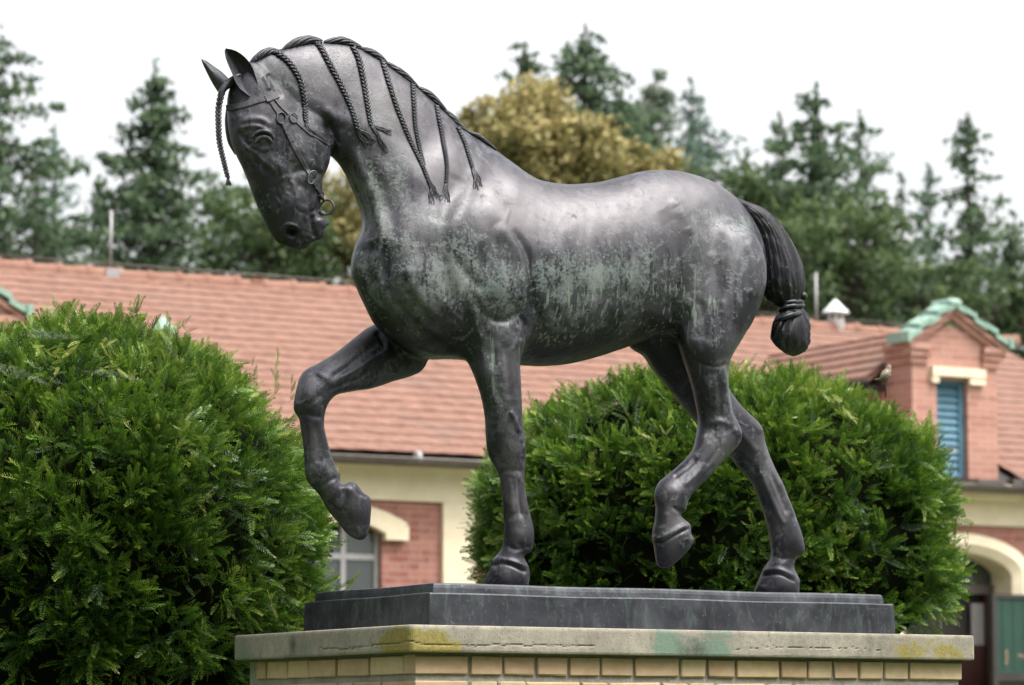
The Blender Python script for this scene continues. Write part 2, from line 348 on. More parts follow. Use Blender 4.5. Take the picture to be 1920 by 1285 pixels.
# ------------------------------------------------------------------ the dormer house with blue shutters (right) and its twin at the far left
def dormer(root, pxs, name_off=0, full=True):
    b0 = -.14; g = lambda px, py: bpt(px, py, b0)
    L, Rr = g(pxs['l'], 700)[0], g(pxs['r'], 700)[0]; zb = g(pxs['c'], pxs['base'])[1]; zs = g(pxs['l'], pxs['spring'])[1]; ac, zp = g(pxs['c'], pxs['peak'])
    D = 3.4
    add = lambda m_, n_, mat, par=None: plink(bd, n_, m_.mesh(n_), mat, par)
    m = MB(FB); wl, wr, wt, wb = pxs['win']; wl, wr, wt, wb = g(wl, 800)[0], g(wr, 800)[0], g(pxs['c'], wt)[1], g(pxs['c'], wb)[1]
    zg = zp - .20
    Dw = .34; m.box(L, wl, b0, Dw, zb, zs); m.box(wr, Rr, b0, Dw, zb, zs); m.box(wl, wr, b0, Dw, wt, zs); m.box(wl, wr, b0, Dw, zb, wb); m.box(L + .01, Rr - .01, Dw + .001, D, zb, zs - .34)
    m.box(wl, wr, .12, Dw, wb, wt); m.add([(L, b0, zs), (Rr, b0, zs), (ac, b0, zg), (L, Dw, zs), (Rr, Dw, zs), (ac, Dw, zg)], [(0, 1, 2), (5, 4, 3), (0, 2, 5, 3), (1, 4, 5, 2)])
    dw = add(m, 'dormer_wall', M_BRICKL)
    # corbels at the springing and stepped brick rims
    for i, (q, zq) in enumerate(((.03, -.25), (.055, -.17), (.08, -.09))):
        for s_, e in ((-1, L), (1, Rr)):
            m = MB(FB); xa, xb = sorted((e + s_ * q, e - s_ * .22)); m.box(xa, xb, b0 - q, .33, zs + zq, zs + zq + .075); add(m, 'corbel', M_BRICKL)
    th = math.atan2(zp - zs, (Rr - L) / 2)
    for s_, e in ((-1, L - .10), (1, Rr + .10)):
        m = MB(FB); 
        for off, pr, tk in ((-.10, .05, .07), (-.03, .09, .06)):
            x0, z0_ = e, zs + off - .04; x1, z1_ = ac, zp + off - .02
            m.add([(x0, b0 - pr, z0_), (x1, b0 - pr, z1_), (x1, b0 - pr, z1_ + tk), (x0, b0 - pr, z0_ + tk), (x0, b0 + .01, z0_), (x1, b0 + .01, z1_), (x1, b0 + .01, z1_ + tk), (x0, b0 + .01, z0_ + tk)], [(0, 1, 2, 3), (0, 4, 5, 1), (3, 2, 6, 7), (0, 3, 7, 4), (1, 5, 6, 2)])
        add(m, 'gable_rim', M_BRICKL)
        # stepped, folded copper cap
        m = MB(FB); n = 5
        for i in range(n):
            t0, t1 = i / n, (i + 1) / n; xa, xb = e + (ac - e) * t0 - s_ * -.0, e + (ac - e) * t1 + s_ * -.03; za, zb_ = zs + (zp - zs) * t0, zs + (zp - zs) * t1; lift = .035 * (i % 2) + .02
            P = []
            for b_ in (b0 - .13, .12):
                P += [(xa, b_, za + lift - .01), (xb, b_, zb_ + lift - .01), (xb, b_, zb_ + lift + .05), (xa, b_, za + lift + .05)]
            for b_ in (b0 + .12,): P += [(xa, b_, za + lift + .09), (xb, b_, zb_ + lift + .09)]
            m.add(P, [(0, 1, 2, 3), (0, 4, 5, 1), (3, 2, 9, 8), (8, 9, 6, 7), (0, 3, 8, 7, 4), (1, 5, 6, 9, 2)])
        m.box(min(e, e + s_ * .06), max(e, e + s_ * .06), b0 - .15, .12, zs - .02, zs + .10); add(m, 'copper_cap', M_COPPER)
    m = MB(FB); m.box(ac - .10, ac + .10, b0 - .14, .12, zp + .0, zp + .10, .03); add(m, 'copper_ridge', M_COPPER)
    # lintel, window
    m = MB(FB); ll, lr, lt, lb = pxs['lint']; xa, xb, z1_, z0_ = g(ll, 700)[0], g(lr, 700)[0], g(pxs['c'], lt)[1], g(pxs['c'], lb)[1]; hh = (z1_ - z0_)
    m.box(xa, xb, b0 - .07, b0 + .02, z0_ + hh * .35, z1_); m.box(xa, wl, b0 - .06, b0 + .02, z0_ - hh * .15, z0_ + hh * .345); m.box(wr, xb, b0 - .06, b0 + .02, z0_ - hh * .15, z0_ + hh * .345); add(m, 'lintel', M_CREAM)
    m = MB(FB); f = .07; m.box(wl, wl + .03, -.06, .02, wb, wt); m.box(wr - f, wr, -.06, .02, wb, wt); m.box(wl + .03, wr - f, -.06, .02, wt - .05, wt); m.box(wl + .03, wr - f, -.06, .02, wb, wb + .05)
    sh = add(m, 'shutter', M_BLUE); N_ = 12
    for i in range(N_):
        z = wb + .06 + (wt - wb - .12) * (i + .5) / N_; s2 = MB(FB); h2 = (wt - wb - .12) / N_ * .62
        s2.add([(wl + .03, -.05, z - h2), (wr - f, -.05, z - h2), (wr - f, .0, z + h2), (wl + .03, .0, z + h2), (wl + .03, -.035, z - h2 - .012), (wr - f, -.035, z - h2 - .012), (wr - f, .015, z + h2 - .012), (wl + .03, .015, z + h2 - .012)], [(0, 1, 2, 3), (7, 6, 5, 4), (0, 4, 5, 1), (3, 2, 6, 7)])
        o = s2.build('slat', M_BLUE if i not in (3, 8) else rough_mat('blue_faded', (.16, .22, .26), (.25, .30, .32), 20, .7, .1) if i == 3 else M_BLUE); o.parent = sh
    m = MB(FB); m.box(wl - .03, wr + .14, b0 - .12, b0 + .1, wb - .09, wb - .01); add(m, 'sill', M_DARKW)
    # roof of the dormer running back, with a dark boarded eave
    zr2 = zs + .20; ev = .30; zl = zs - .42
    for s_, e in ((-1, L), (1, Rr)):
        m = MB(FB); xo = e + s_ * ev; m.add([(xo, .35, zl), (ac, .35, zr2), (ac, D + 1.6, zr2), (xo, D + 1.6, zl), (xo, .35, zl - .05), (ac, .35, zr2 - .05), (ac, D + 1.6, zr2 - .05), (xo, D + 1.6, zl - .05)], [(0, 1, 2, 3), (7, 6, 5, 4), (0, 4, 5, 1), (3, 7, 4, 0), (2, 6, 7, 3)])
        for q in range(5):
            f0, f1 = q / 5, (q + 1.12) / 5; xa, xb = xo + (ac - xo) * f0, xo + (ac - xo) * f1; za, zb_ = zl + (zr2 - zl) * f0, zl + (zr2 - zl) * f1
            m.add([(xa, .345, za + .045), (xa, D + 1.6, za + .045), (xb, D + 1.6, zb_ + .012), (xb, .345, zb_ + .012), (xa, .345, za + .005), (xa, D + 1.6, za + .005)], [(0, 1, 2, 3), (4, 5, 1, 0)])
        add(m, 'side_roof', M_TILE)
        m = MB(FB); m.add([(xo + .0, .37, zl - .055), (e, .37, zl - .055), (e, D, zl - .055), (xo, D, zl - .055), (xo, .37, zl - .16), (e, .37, zl - .12)], [(0, 1, 2, 3), (0, 4, 5, 1)]); m.tube([(xo - s_ * .0, .33, zl - .03), (xo, D + .6, zl - .03)], .035, 8); add(m, 'eave', M_DARKW)
    # cream ledge under the dormer
    if full:
        m = MB(FB); zc1 = g(1800, 907)[1]; zc0 = g(1800, 936)[1]; m.box(L - .02, Rr + .32, b0 - .12, .0, zc0 + .06, zc1); m.box(L - .0, Rr + .26, b0 - .05, .0, 0, zc0 + .058) if False else m.box(L, Rr + .26, b0 - .06, .0, zc0, zc0 + .058); add(m, 'ledge', M_CREAM)
        m = MB(FB); m.box(Rr + .12, Rr + .32, b0 - .14, .1, zc1 + .002, zc1 + .07); m.box(wr + .02, Rr + .0, b0 - .15, b0 - .005, zc1 + .002, zc1 + .05); add(m, 'lead_flashing', M_GUT)
dormer(bd, dict(l=1710, r=1868, base=930, spring=640, c=1780, peak=578, win=(1757, 1815, 713, 896), lint=(1743, 1842, 690, 716)))
dormer(bd, dict(l=-215, r=22, base=900, spring=575, c=-95, peak=500, win=(-125, -50, 640, 860), lint=(-150, -20, 610, 640)), full=False)
# ------------------------------------------------------------------ right bay with the arched door
bx0, bx1 = bpt(1600, 1000)[0], a_r; c, _ = bpt(1792, 1000); hi = bpt(1893, 1060)[0] - c; ho = bpt(1926, 1060)[0] - c
za_o, za_i = bpt(1802, 1000)[1], bpt(1802, 1036)[1]; zs_o, zs_i = bpt(1926, 1075)[1], bpt(1893, 1085)[1]; pz = bpt(1850, 986)[1]; n = 18
m = MB(FB); m.box(bx0, a_r, -.018, .456, pz, z_f - .003) if pz < z_f else None; m.box(bx0 + .4, c - ho - .12, -.018, .456, 0, pz - .002); B_(m, 'pilaster', M_CREAM)
ar = [(c + hi * math.sin(q), zs_i + (za_i - zs_i) * math.cos(q)) for q in np.linspace(-math.pi / 2, math.pi / 2, n)]; ao = [(c + ho * math.sin(q), zs_o + (za_o - zs_o) * math.cos(q)) for q in np.linspace(-math.pi / 2, math.pi / 2, n)]
m = MB(FB)
for i in range(n - 1):
    (xa, z0_), (xb, z1_) = ao[i], ao[i+1]; m.add([(xa, .03, z0_), (xb, .03, z1_), (xb, .03, pz - .003), (xa, .03, pz - .003)], [(0, 1, 2, 3)])
m.box(c + ho, a_r, .03, .455, 0, pz - .003); m.box(c - ho - .12, c - ho, .03, .455, 0, pz - .003); B_(m, 'brick_panel', M_BRICK)
m = MB(FB); vs = []; P_o = [(c - ho, 0)] + ao + [(c + ho, 0)]; P_i = [(c - hi, 0)] + ar + [(c + hi, 0)]
mid = [((xo * .45 + xi * .55), (zo * .45 + zi * .55)) for (xo, zo), (xi, zi) in zip(P_o, P_i)]
for (xo, zo), (xm, zm), (xi, zi) in zip(P_o, mid, P_i): vs += [(xo, .04, zo), (xo, -.07, zo), (xm, -.10, zm), (xi, -.04, zi), (xi, .40, zi)]
m.add(vs, [(5*i+k, 5*i+5+k, 5*i+6+k, 5*i+1+k)[::-1] for i in range(len(P_o) - 1) for k in range(4)]); B_(m, 'door_arch', M_CREAM)
m = MB(FB); m.box(c - ho, c + ho, .42, .455, 0, za_o); B_(m, 'door_recess', M_DARKW)
zt_ = bpt(1830, 1105)[1]; m = MB(FB); m.box(c - hi, c + hi, .30, .36, zt_ - .04, zt_ + .07); B_(m, 'transom', M_GUT)
m = MB(FB); m.box(c - hi + .02, c + hi - .02, .33, .34, zt_ + .075, za_i - .02); B_(m, 'fanlight', M_GLASS)
zm_ = bpt(1830, 1208)[1]; M_MAR = rough_mat('maroon_paint', (.022, .007, .007), (.038, .012, .012), 12, .5, .1)
m = MB(FB); m.box(c - hi + .05, c + hi - .12, .33, .38, 0, zm_); m.box(c - hi + .02, c - hi + .05, .33, .38, 0, zt_ - .045); m.box(c + hi - .12, c + hi - .0, .29, .40, 0, zt_ - .045); dr = B_(m, 'door', M_MAR)
xa, xb = bpt(1826, 1150, .3)[0], bpt(1850, 1150, .3)[0]; m = MB(FB); m.box(xa, xb, .345, .365, zm_ + .0, zt_ - .15); o = m.build('door_glass', M_JNT); o.parent = dr
for o_ in [ch for ch in bpy.data.objects if ch.parent is not None and ch.parent.parent is bd]:   # sub-parts were built in world space like their parts
    if o_.name.split('.')[0] not in ('roof_tile', 'ridge_tile'): o_.matrix_parent_inverse = Matrix.Identity(4)
# green board hung before the door jamb: a thing of its own
M_GREEN = rough_mat('green_enamel', (.008, .036, .024), (.014, .052, .036), 5, .5, .15)
g = lambda px, py: bpt(px, py, -.28)
x0 = g(1869, 1200)[0]; x1 = g(1990, 1200)[0]; z1_ = g(1869, 1122)[1]; z0_ = g(1869, 1262)[1]
bo = FB @ Vector((x0, -.28, 0)); gb = empty('stable_door_leaf', bo, 'green metal door leaf in a dark frame standing open beside the arched doorway', 'door')
m = MB(FB); m.box(x0, x1, -.28, -.25, z0_, z1_); 
for k in range(6): xx = x0 + .08 + (x1 - x0) * k / 6; m.box(xx, xx + .012, -.286, -.279, z0_ + .01, z1_ - .01)
plink(gb, 'panel', m.mesh('panel'), M_GREEN)
m = MB(FB); m.box(x0 - .07, x0 - .002, -.30, -.22, .05, z1_ + .05); m.box(x0 - .002, x1, -.30, -.22, z1_ + .002, z1_ + .05); m.box(x0 - .002, x1, -.30, -.22, z0_ - .09, z0_ - .002); m.box(x1 + .002, x1 + .07, -.30, -.22, .05, z1_ + .05); m.box(x0 - .002, x1, -.26, -.24, .05, z0_ - .095)
plink(gb, 'frame', m.mesh('frame'), M_DARKW)
m = MB(FB); 
for u, v in ((.12, .10), (.13, .16), (.125, .22), (.30, .2), (.36, .18)): m.box(x0 + u, x0 + u + .02 + (u > .2) * .05, -.2842, -.2802, z0_ + v, z0_ + v + .045 - (u > .2) * .03)
plink(gb, 'rust_spot', m.mesh('rust_spot'), rough_mat('rust', (.30, .17, .12), (.4, .25, .18), 30, .8))
# ================================================================== trees behind the building
def leafmat(name, stops, rough=.6, trans=.3, spec=.3):
    t = NT(name); a = t.attr('tone').outputs['Fac']; col = t.ramp(a, stops); t.set(col, rough, 0, spec)
    tr = t.n('ShaderNodeBsdfTranslucent'); t.l(col, tr.inputs[0]); mx = t.n('ShaderNodeMixShader'); mx.inputs[0].default_value = trans
    t.l(t.b.outputs[0], mx.inputs[1]); t.l(tr.outputs[0], mx.inputs[2]); t.l(mx.outputs[0], t.o.inputs[0]); return t.m
M_BARK = rough_mat('bark', (.05, .04, .032), (.11, .09, .07), 14, .9, .5, .02)
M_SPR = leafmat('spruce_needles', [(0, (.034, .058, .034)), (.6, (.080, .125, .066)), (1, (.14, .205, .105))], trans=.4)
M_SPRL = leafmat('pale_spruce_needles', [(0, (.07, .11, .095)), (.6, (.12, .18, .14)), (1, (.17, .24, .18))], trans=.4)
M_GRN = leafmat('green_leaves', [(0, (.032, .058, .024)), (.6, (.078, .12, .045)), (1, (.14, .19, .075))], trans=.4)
M_YEL = leafmat('yellow_leaves', [(0, (.09, .10, .035)), (.35, (.20, .18, .065)), (.7, (.31, .26, .10)), (1, (.44, .36, .16))])
M_PALE = leafmat('pale_leaves', [(0, (.10, .13, .10)), (.6, (.18, .22, .16)), (1, (.26, .30, .22))])
def set_tone(me, tone):
    a = me.attributes.new('tone', 'FLOAT', 'POINT'); a.data.foreach_set('value', np.asarray(tone, np.float32))
def quads(C, size, r, elong=2., down=0.):
    """leaf sprays: random oriented, elongated quads at the points C"""
    n = len(C); u = r.normal(size=(n, 3)); u[:, 2] -= down; u /= np.linalg.norm(u, axis=1, keepdims=True); v = np.cross(u, r.normal(size=(n, 3))); v /= np.linalg.norm(v, axis=1, keepdims=True)
    s = size * r.uniform(.6, 1.3, (n, 1)); a = u * s * elong * .5; b = v * s * .5
    V = np.stack([C - a, C + b * .8 - a * .1, C + a, C - b * .8 - a * .1], 1).reshape(-1, 3); F = np.arange(4 * n).reshape(n, 4); return V, F
def tree(name, px, pytop, Y, label, cat='tree'):
    top = at(px, pytop, Y); return top, empty(name, (top.x, Y, 0), label, cat, 'trees beyond the stable roof')
def spruce(px, pytop, Y, half_px, py_ref, label, mat=None, dens=1., seed=1, z0=3., droop=.35, sparse=0.):
    r = np.random.default_rng(seed); top, root = tree('spruce_tree', px, pytop, Y, label); H = top.z
    zr = at(px, py_ref, Y).z; Rr = half_px / FPX * Y; slope = 1.30 * Rr / max(H - zr, .1) ** .75
    mb = MB(); zs = np.linspace(0, H, 14); wob = [(.05 * math.sin(z * .9 + seed), .05 * math.cos(z * .7 + seed)) for z in zs]
    mb.tube([(top.x + a, Y + b, z) for z, (a, b) in zip(zs, wob)], [max(.012, .02 * (H - z) + .012) for z in zs], 7)
    C = []; T = []; z = z0; lim = []
    while z < H - .15:
        k = r.integers(5, 8); R = slope * (H - z) ** .75
        for q in range(k):
            a = r.random() * 6.283; L = R * r.uniform(.5, 1.25) * (1 if r.random() > sparse else .25); L = max(L, .08); n = int(max(5, L * 47 * dens)); t = r.random(n) ** .75
            z_b = z + r.normal() * .08; dr = droop * r.uniform(.4, 1.3)
            x = np.cos(a) * L * t; y = np.sin(a) * L * t; zz = z_b - dr * L * t + .55 * dr * L * t ** 3
            sp = .05 + .13 * (t * (1 - t) * 4) * min(1, L)
            P = np.stack([top.x + x + r.normal(size=n) * sp, Y + y + r.normal(size=n) * sp, zz - np.abs(r.normal(size=n)) * sp * .9], 1)
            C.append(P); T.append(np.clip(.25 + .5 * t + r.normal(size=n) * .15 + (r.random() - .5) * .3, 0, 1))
            if L > .7: mb.tube([(top.x, Y, z_b), (top.x + x.max() * .6 if np.cos(a) > 0 else top.x + x.min() * .6, Y + np.sin(a) * L * .6, z_b - dr * L * .45)], [.02, .008], 4, caps=False)
        z += r.uniform(.16, .30) * (1 + .2 * (dens < 1))
    n = 10; C.append(np.stack([np.full(n, top.x) + r.normal(size=n) * .02, np.full(n, Y), H - r.random(n) * .4 + .03], 1)); T.append(np.full(n, .8))
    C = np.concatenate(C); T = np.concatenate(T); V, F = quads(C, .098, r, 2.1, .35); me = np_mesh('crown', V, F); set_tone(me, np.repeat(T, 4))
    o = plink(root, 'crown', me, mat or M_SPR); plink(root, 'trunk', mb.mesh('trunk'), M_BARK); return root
def broad(name, px, py, Y, rx_px, ry_px, label, mat, seed, n=9000, clumps=60, leaf=.10, lean=0., gap=1., cat='tree', tri=False):
    r = np.random.default_rng(seed); c = at(px, py, Y); rx, ry = rx_px / FPX * Y, ry_px / FPX * Y; root = empty(name, (c.x, Y, 0), label, cat, 'trees beyond the stable roof')
    mb = MB(); mb.tube([(c.x, Y, 0), (c.x + .05, Y, c.z * .5), (c.x + lean * .4, Y, c.z), (c.x + lean, Y, c.z + ry * .8)], [.10, .07, .035, .008], 8)
    C = []; T = []
    for k in range(clumps):
        d = r.normal(size=3); d /= np.linalg.norm(d); q = r.uniform(.2, .98); s = (.14 + .26 * r.random() ** 1.3) * min(rx, ry) * gap * 1.15
        if tri: d[2] = d[2]; wdt = 1 - .55 * max(0, d[2] * q)
        else: wdt = 1
        cc = np.array([c.x + d[0] * rx * q * wdt + lean * d[2], Y + d[1] * rx * q * .8, c.z + d[2] * ry * q])
        m = int(n * (.72 if mat in (M_YEL, M_PALE) else .44)) // clumps; p = r.normal(size=(m, 3)); p /= np.linalg.norm(p, axis=1, keepdims=True); p *= (r.random((m, 1)) ** .8) * s * 1.7; p[:, 2] *= .8
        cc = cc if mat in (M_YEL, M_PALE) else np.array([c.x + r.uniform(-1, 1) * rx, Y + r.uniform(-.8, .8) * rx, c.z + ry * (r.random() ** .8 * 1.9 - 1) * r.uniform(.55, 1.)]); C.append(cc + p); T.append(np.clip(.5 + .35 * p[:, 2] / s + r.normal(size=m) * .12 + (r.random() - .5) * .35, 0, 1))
        mb.tube([(c.x + lean * .3, Y, c.z - ry * .4 + d[2] * ry * .2), tuple(cc)], [.02, .006], 5, caps=False)
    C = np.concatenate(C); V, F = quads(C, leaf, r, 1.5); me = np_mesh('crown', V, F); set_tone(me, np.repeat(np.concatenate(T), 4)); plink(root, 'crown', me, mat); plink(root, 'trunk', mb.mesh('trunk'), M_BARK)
spruce(-45, 0, 58, 170, 300, 'tall dark spruce cut by the left edge of the photo', seed=2, sparse=.15, dens=1.1)
spruce(100, 235, 66, 75, 420, 'thin blue-green spruce right of the tree at the left edge', M_SPRL, .55, seed=3, sparse=.5)
spruce(292, 112, 60, 84, 330, 'tall full green spruce standing alone left of the horse head', seed=4, dens=1.25)
spruce(985, 78, 62, 85, 250, 'spruce with a narrow top rising left behind the yellow tree', seed=5, sparse=.15)
spruce(1098, 46, 58, 80, 190, 'tallest dark spruce in the middle, above the yellow tree', seed=6, dens=1.35)
spruce(1165, 160, 64, 75, 260, 'dark bushy spruce to the right of the tallest one', seed=7, dens=1.)
spruce(1296, 148, 72, 95, 300, 'pale spruce with a thin tip above the horse croup', M_SPRL, .8, seed=8, sparse=.3)
spruce(1462, 218, 62, 62, 350, 'slim spruce left of the tall one above the tail', seed=9, sparse=.2)
spruce(1530, 160, 58, 100, 360, 'tall dense spruce above the tail with a cross-shaped tip', seed=10, dens=1.15, sparse=.1)
spruce(1614, 205, 66, 95, 420, 'sparse spruce with a bare thread-like top right of the dense one', M_SPR, .6, seed=11, sparse=.55)
spruce(1815, 212, 60, 105, 450, 'thin open spruce with a long bare tip near the right edge', seed=12, dens=.8, sparse=.4)
spruce(1742, 310, 70, 45, 430, 'small see-through spruce just left of the thin one at right', M_SPRL, .6, seed=13, sparse=.5)
spruce(70, 330, 63, 90, 470, 'broad low spruce behind the thin blue-green one', seed=40, dens=1.)
spruce(480, 300, 62, 85, 450, 'spruce whose tip shows under the horse jaw', seed=41, dens=.9, sparse=.15)
spruce(640, 350, 66, 70, 480, 'spruce hidden partly by the olive tree in front of the chest', seed=42, dens=.8)
spruce(1240, 230, 66, 80, 360, 'spruce crowded between birch and pale spruce', seed=43, dens=.9, sparse=.2)
spruce(1400, 290, 64, 60, 430, 'mid-height spruce just right of the croup, left of the tail', seed=14, dens=.8, sparse=.2)
spruce(1690, 330, 63, 62, 470, 'stubby spruce between the sparse and the small see-through one', seed=15, dens=.8, sparse=.3)
spruce(1900, 400, 57, 80, 560, 'low spruce cut by the right edge of the photo', seed=16, dens=.9, sparse=.2)
spruce(185, 330, 62, 60, 470, 'short spruce filling the gap left of the lone full spruce', seed=17, dens=.7, sparse=.4)
spruce(405, 330, 66, 60, 480, 'short pale spruce right of the lone full spruce', M_SPRL, .6, seed=18, sparse=.4)
spruce(560, 400, 60, 70, 520, 'low dark spruce below the horse muzzle', seed=19, dens=.8, sparse=.2)
broad('yellow_tree', 1010, 285, 54, 150, 135, 'tall yellowing tree with a pointed top rising above the horse withers', M_YEL, 21, 14000, 100, .10, tri=True)
broad('yellow_tree', 1150, 340, 55, 135, 75, 'lower yellowing tree behind the middle of the horse back', M_YEL, 36, 9000, 80, .10)
broad('yellow_tree', 905, 262, 56, 75, 75, 'smaller yellowing tree touching the horse crest left of the pointed yellow tree', M_YEL, 35, 3000, 30, .10, tri=True)
broad('birch_tree', 1205, 230, 70, 55, 95, 'pale wispy birch leaning behind the spruces', M_PALE, 22, 6500, 40, .08, .3, .9)
broad('broadleaf_tree', 640, 420, 60, 95, 130, 'olive-yellow tree seen between horse head and chest', M_YEL, 23, 5000, 22, .10)
broad('broadleaf_tree', 500, 450, 56, 110, 110, 'dark green tree under the horse muzzle behind the roof', M_GRN, 24, 8000, 60, .10, gap=.85)
broad('broadleaf_tree', 1340, 420, 58, 110, 120, 'green tree behind the croup of the horse', M_GRN, 29, 7500, 60, .10)
broad('broadleaf_tree', 1450, 520, 54, 100, 140, 'green tree behind the tied tail', M_GRN, 30, 7500, 70, .10, gap=.9)
broad('broadleaf_tree', 1590, 500, 56, 110, 150, 'green tree with sky gaps behind the roof vent', M_GRN, 31, 7500, 70, .10, gap=.85)
broad('broadleaf_tree', 1730, 560, 58, 100, 75, 'lower green tree behind the copper gable', M_GRN, 32, 4500, 50, .10, gap=.85)
broad('broadleaf_tree', 1870, 590, 55, 110, 85, 'dark leafy tree at the right edge over the roof', M_GRN, 33, 5000, 50, .10, gap=.85)
# ================================================================== the tall trees of the yard behind the photographer (what the bronze mirrors)
r_ = np.random.default_rng(77); n_ = 30000; az = r_.uniform(math.radians(98), math.radians(262), n_); hx, hy = .6, 14.2
hh = 15.5 + 2.2 * np.sin(az * 7.) + 1.6 * np.sin(az * 17 + 1) + .8 * np.sin(az * 41); q_ = r_.random(n_) ** .8; rad_ = 25 + r_.normal(size=n_) * 1.3 + 1.2 * np.sin(az * 13)
P_ = np.stack([hx + np.sin(az) * rad_, hy + np.cos(az) * rad_, hh * q_ + .3], 1)
V_, F_ = quads(P_, .55, r_, 1.5); me = np_mesh('wood', V_, F_); set_tone(me, np.repeat(r_.random(n_), 4)); o = link('wood', me, M_GRN); o['kind'] = 'stuff'
# ================================================================== bronze base
base = empty('bronze_base', corner - Vector((0, 0, HB)), 'stepped dark bronze slab under the horse hooves', 'statue base')
FC = FRM(corner)
M_BASE = None
def slab(x0, x1, y0, y1, z0, z1, bat, rd=.008):
    """slab with battered sides and softly rounded, slightly uneven top edge; gridded for relief"""
    prof = [(0, z0), (bat * .5, (z0 + z1) / 2), (bat, z1 - rd), (bat + rd * .3, z1 - rd * .3), (bat + rd, z1)]
    P = [(x0, y0), (x1, y0), (x1, y1), (x0, y1)]; V = []; F = []; ring_n = None
    for i_, (q, z) in enumerate(prof):
        L = []
        c = [(x0 + q, y0 + q), (x1 - q, y0 + q), (x1 - q, y1 - q), (x0 + q, y1 - q)]
        for k in range(4):
            a, b = c[k], c[(k+1) % 4]; n = max(2, int(math.hypot(b[0]-a[0], b[1]-a[1]) / .03)) if ring_n is None else ring_n[k]; 
            if ring_n is None: L_n = n
            for j in range(n): L.append((a[0] + (b[0]-a[0]) * j / n, a[1] + (b[1]-a[1]) * j / n, z + .0016 * math.sin(a[0] * 3 + j * .21) * (z > z0 + .01)))
            if i_ == 0: (rn := globals().setdefault('_rn', [])).append(n)
        if i_ == 0: ring_n = list(globals()['_rn']); globals()['_rn'] = []
        V += L
    m = sum(ring_n); k = len(prof)
    F = [(r*m+i, r*m+(i+1) % m, (r+1)*m+(i+1) % m, (r+1)*m+i) for r in range(k-1) for i in range(m)] + [tuple(range(m-1, -1, -1)), tuple((k-1)*m+i for i in range(m))]
    return V, F
t = NT('bronze_base_metal'); p = t.pos(); pst = t.pos((1, 1, .25))
n1 = t.noise(6, 6, .65, p, .6); n2 = t.noise(60, 6, .7, p, .3); n3 = t.noise(28, 5, .65, pst, .4)
col = t.ramp(n1, [(.3, (.018, .019, .025)), (.55, (.040, .042, .052)), (.75, (.075, .078, .09))]); col = t.mix(t.rmp(n3, .52, .68, 0, .6), col, (.09, .12, .11)); col = t.mix(t.rmp(n2, .60, .68, 0, .6), col, (.17, .18, .19)); col = t.mix(t.rmp(n2, .36, .30, 0, .7), col, (.018, .018, .024))
t.set(col, t.rmp(n1, .3, .7, .34, .5), .3, .6); t.bump(t.math('ADD', t.math('MULTIPLY', n1, .8), t.math('MULTIPLY', n2, .25)), .35, .008); M_BASE = t.m
mb = MB(FC); V_, F_ = slab(0, LB, 0, WB, -HB, 0, .004, .006); mb.add(V_, F_); lo = plink(base, 'lower_slab', mb.mesh('lower_slab'), M_BASE)
mb = MB(FC); V_, F_ = slab(INS, LB - INS * .9, INS, WB - INS, .0006, ZTOP - ZLOW, .007, .008); mb.add(V_, F_); plink(base, 'upper_slab', mb.mesh('upper_slab'), M_BASE)
# faint cast signature near the right end of the front face (too worn to read: thin scratched letters)
M_SCR = NT('scratched_bronze').set((.16, .16, .17), .5, .3, .5)
mb = MB(FC); rs = random.Random(5); xa = LB - .155; x = xa
while x < LB - .045:
    w_ = rs.uniform(.0035, .006); h_ = .0075
    for sx in ([0, w_] if rs.random() < .6 else [w_ / 2]): mb.box(x + sx, x + sx + .0011, -.0006 + .003, .0045, -.026, -.026 + h_)
    if rs.random() < .8: yy = rs.choice([0, h_ / 2, h_]); mb.box(x, x + w_, .0024, .0045, -.026 + yy, -.0249 + yy)
    x += w_ + (.0035 if rs.random() < .88 else .009)
plink(base, 'signature', mb.mesh('signature'), M_SCR)
# ================================================================== plinth: concrete coping on buff brick
D2 = .14
cf = corner - B2 * D2
Cc = on_line(770, cf.x, cf.y); Cr = on_line(1825, cf.x, cf.y); Cl = on_line(440, Cc.x, Cc.y, 900., -A2.x / .5)
LC = (Cr - Cc).xy.length; WC = (Cl - Cc).xy.length; CO = Vector((Cc.x, Cc.y, ZCOP)); HC = 51 / FPX * 13.35; FK = FRM(CO)
plinth = empty('brick_plinth', (CO.x, CO.y, 0), 'buff brick plinth with a cracked lichen-spotted concrete coping', 'plinth')
def rounded(x0, x1, y0, y1, r, step):
    pts = []
    for cx_, cy_, a0 in ((x0 + r, y0 + r, 180), (x1 - r, y0 + r, 270), (x1 - r, y1 - r, 0), (x0 + r, y1 - r, 90)):
        for k in range(5): a = math.radians(a0 + 90 * k / 4); pts.append((cx_ + r * math.cos(a), cy_ + r * math.sin(a)))
    P = np.array(pts + pts[:1]); out = []
    for i in range(len(P) - 1):
        d = np.hypot(*(P[i+1] - P[i])); n = max(1, int(d / step)); out += [tuple(P[i] + (P[i+1] - P[i]) * j / n) for j in range(n)]
    return np.array(out)
per_ = rounded(0, LC, 0, WC, .022, .0065); zs_ = np.concatenate([[-HC, -HC + .003], np.linspace(-HC + .010, -.010, 15), [-.003, 0]]); inset = np.interp(zs_, [-HC, -HC + .003, -HC + .01, -.012, -.003, 0], [.007, .002, 0, 0, .003, .009])
m = len(per_); cen = np.array([LC / 2, WC / 2]); tg = np.roll(per_, -1, 0) - np.roll(per_, 1, 0); tg /= np.linalg.norm(tg, axis=1, keepdims=True); nn = np.stack([tg[:, 1], -tg[:, 0]], 1)
FKn = np.array(FK); Vc = []
for z, q in zip(zs_, inset):
    xy = per_ - nn * q; Vc.append(np.concatenate([xy, np.full((m, 1), z)], 1))
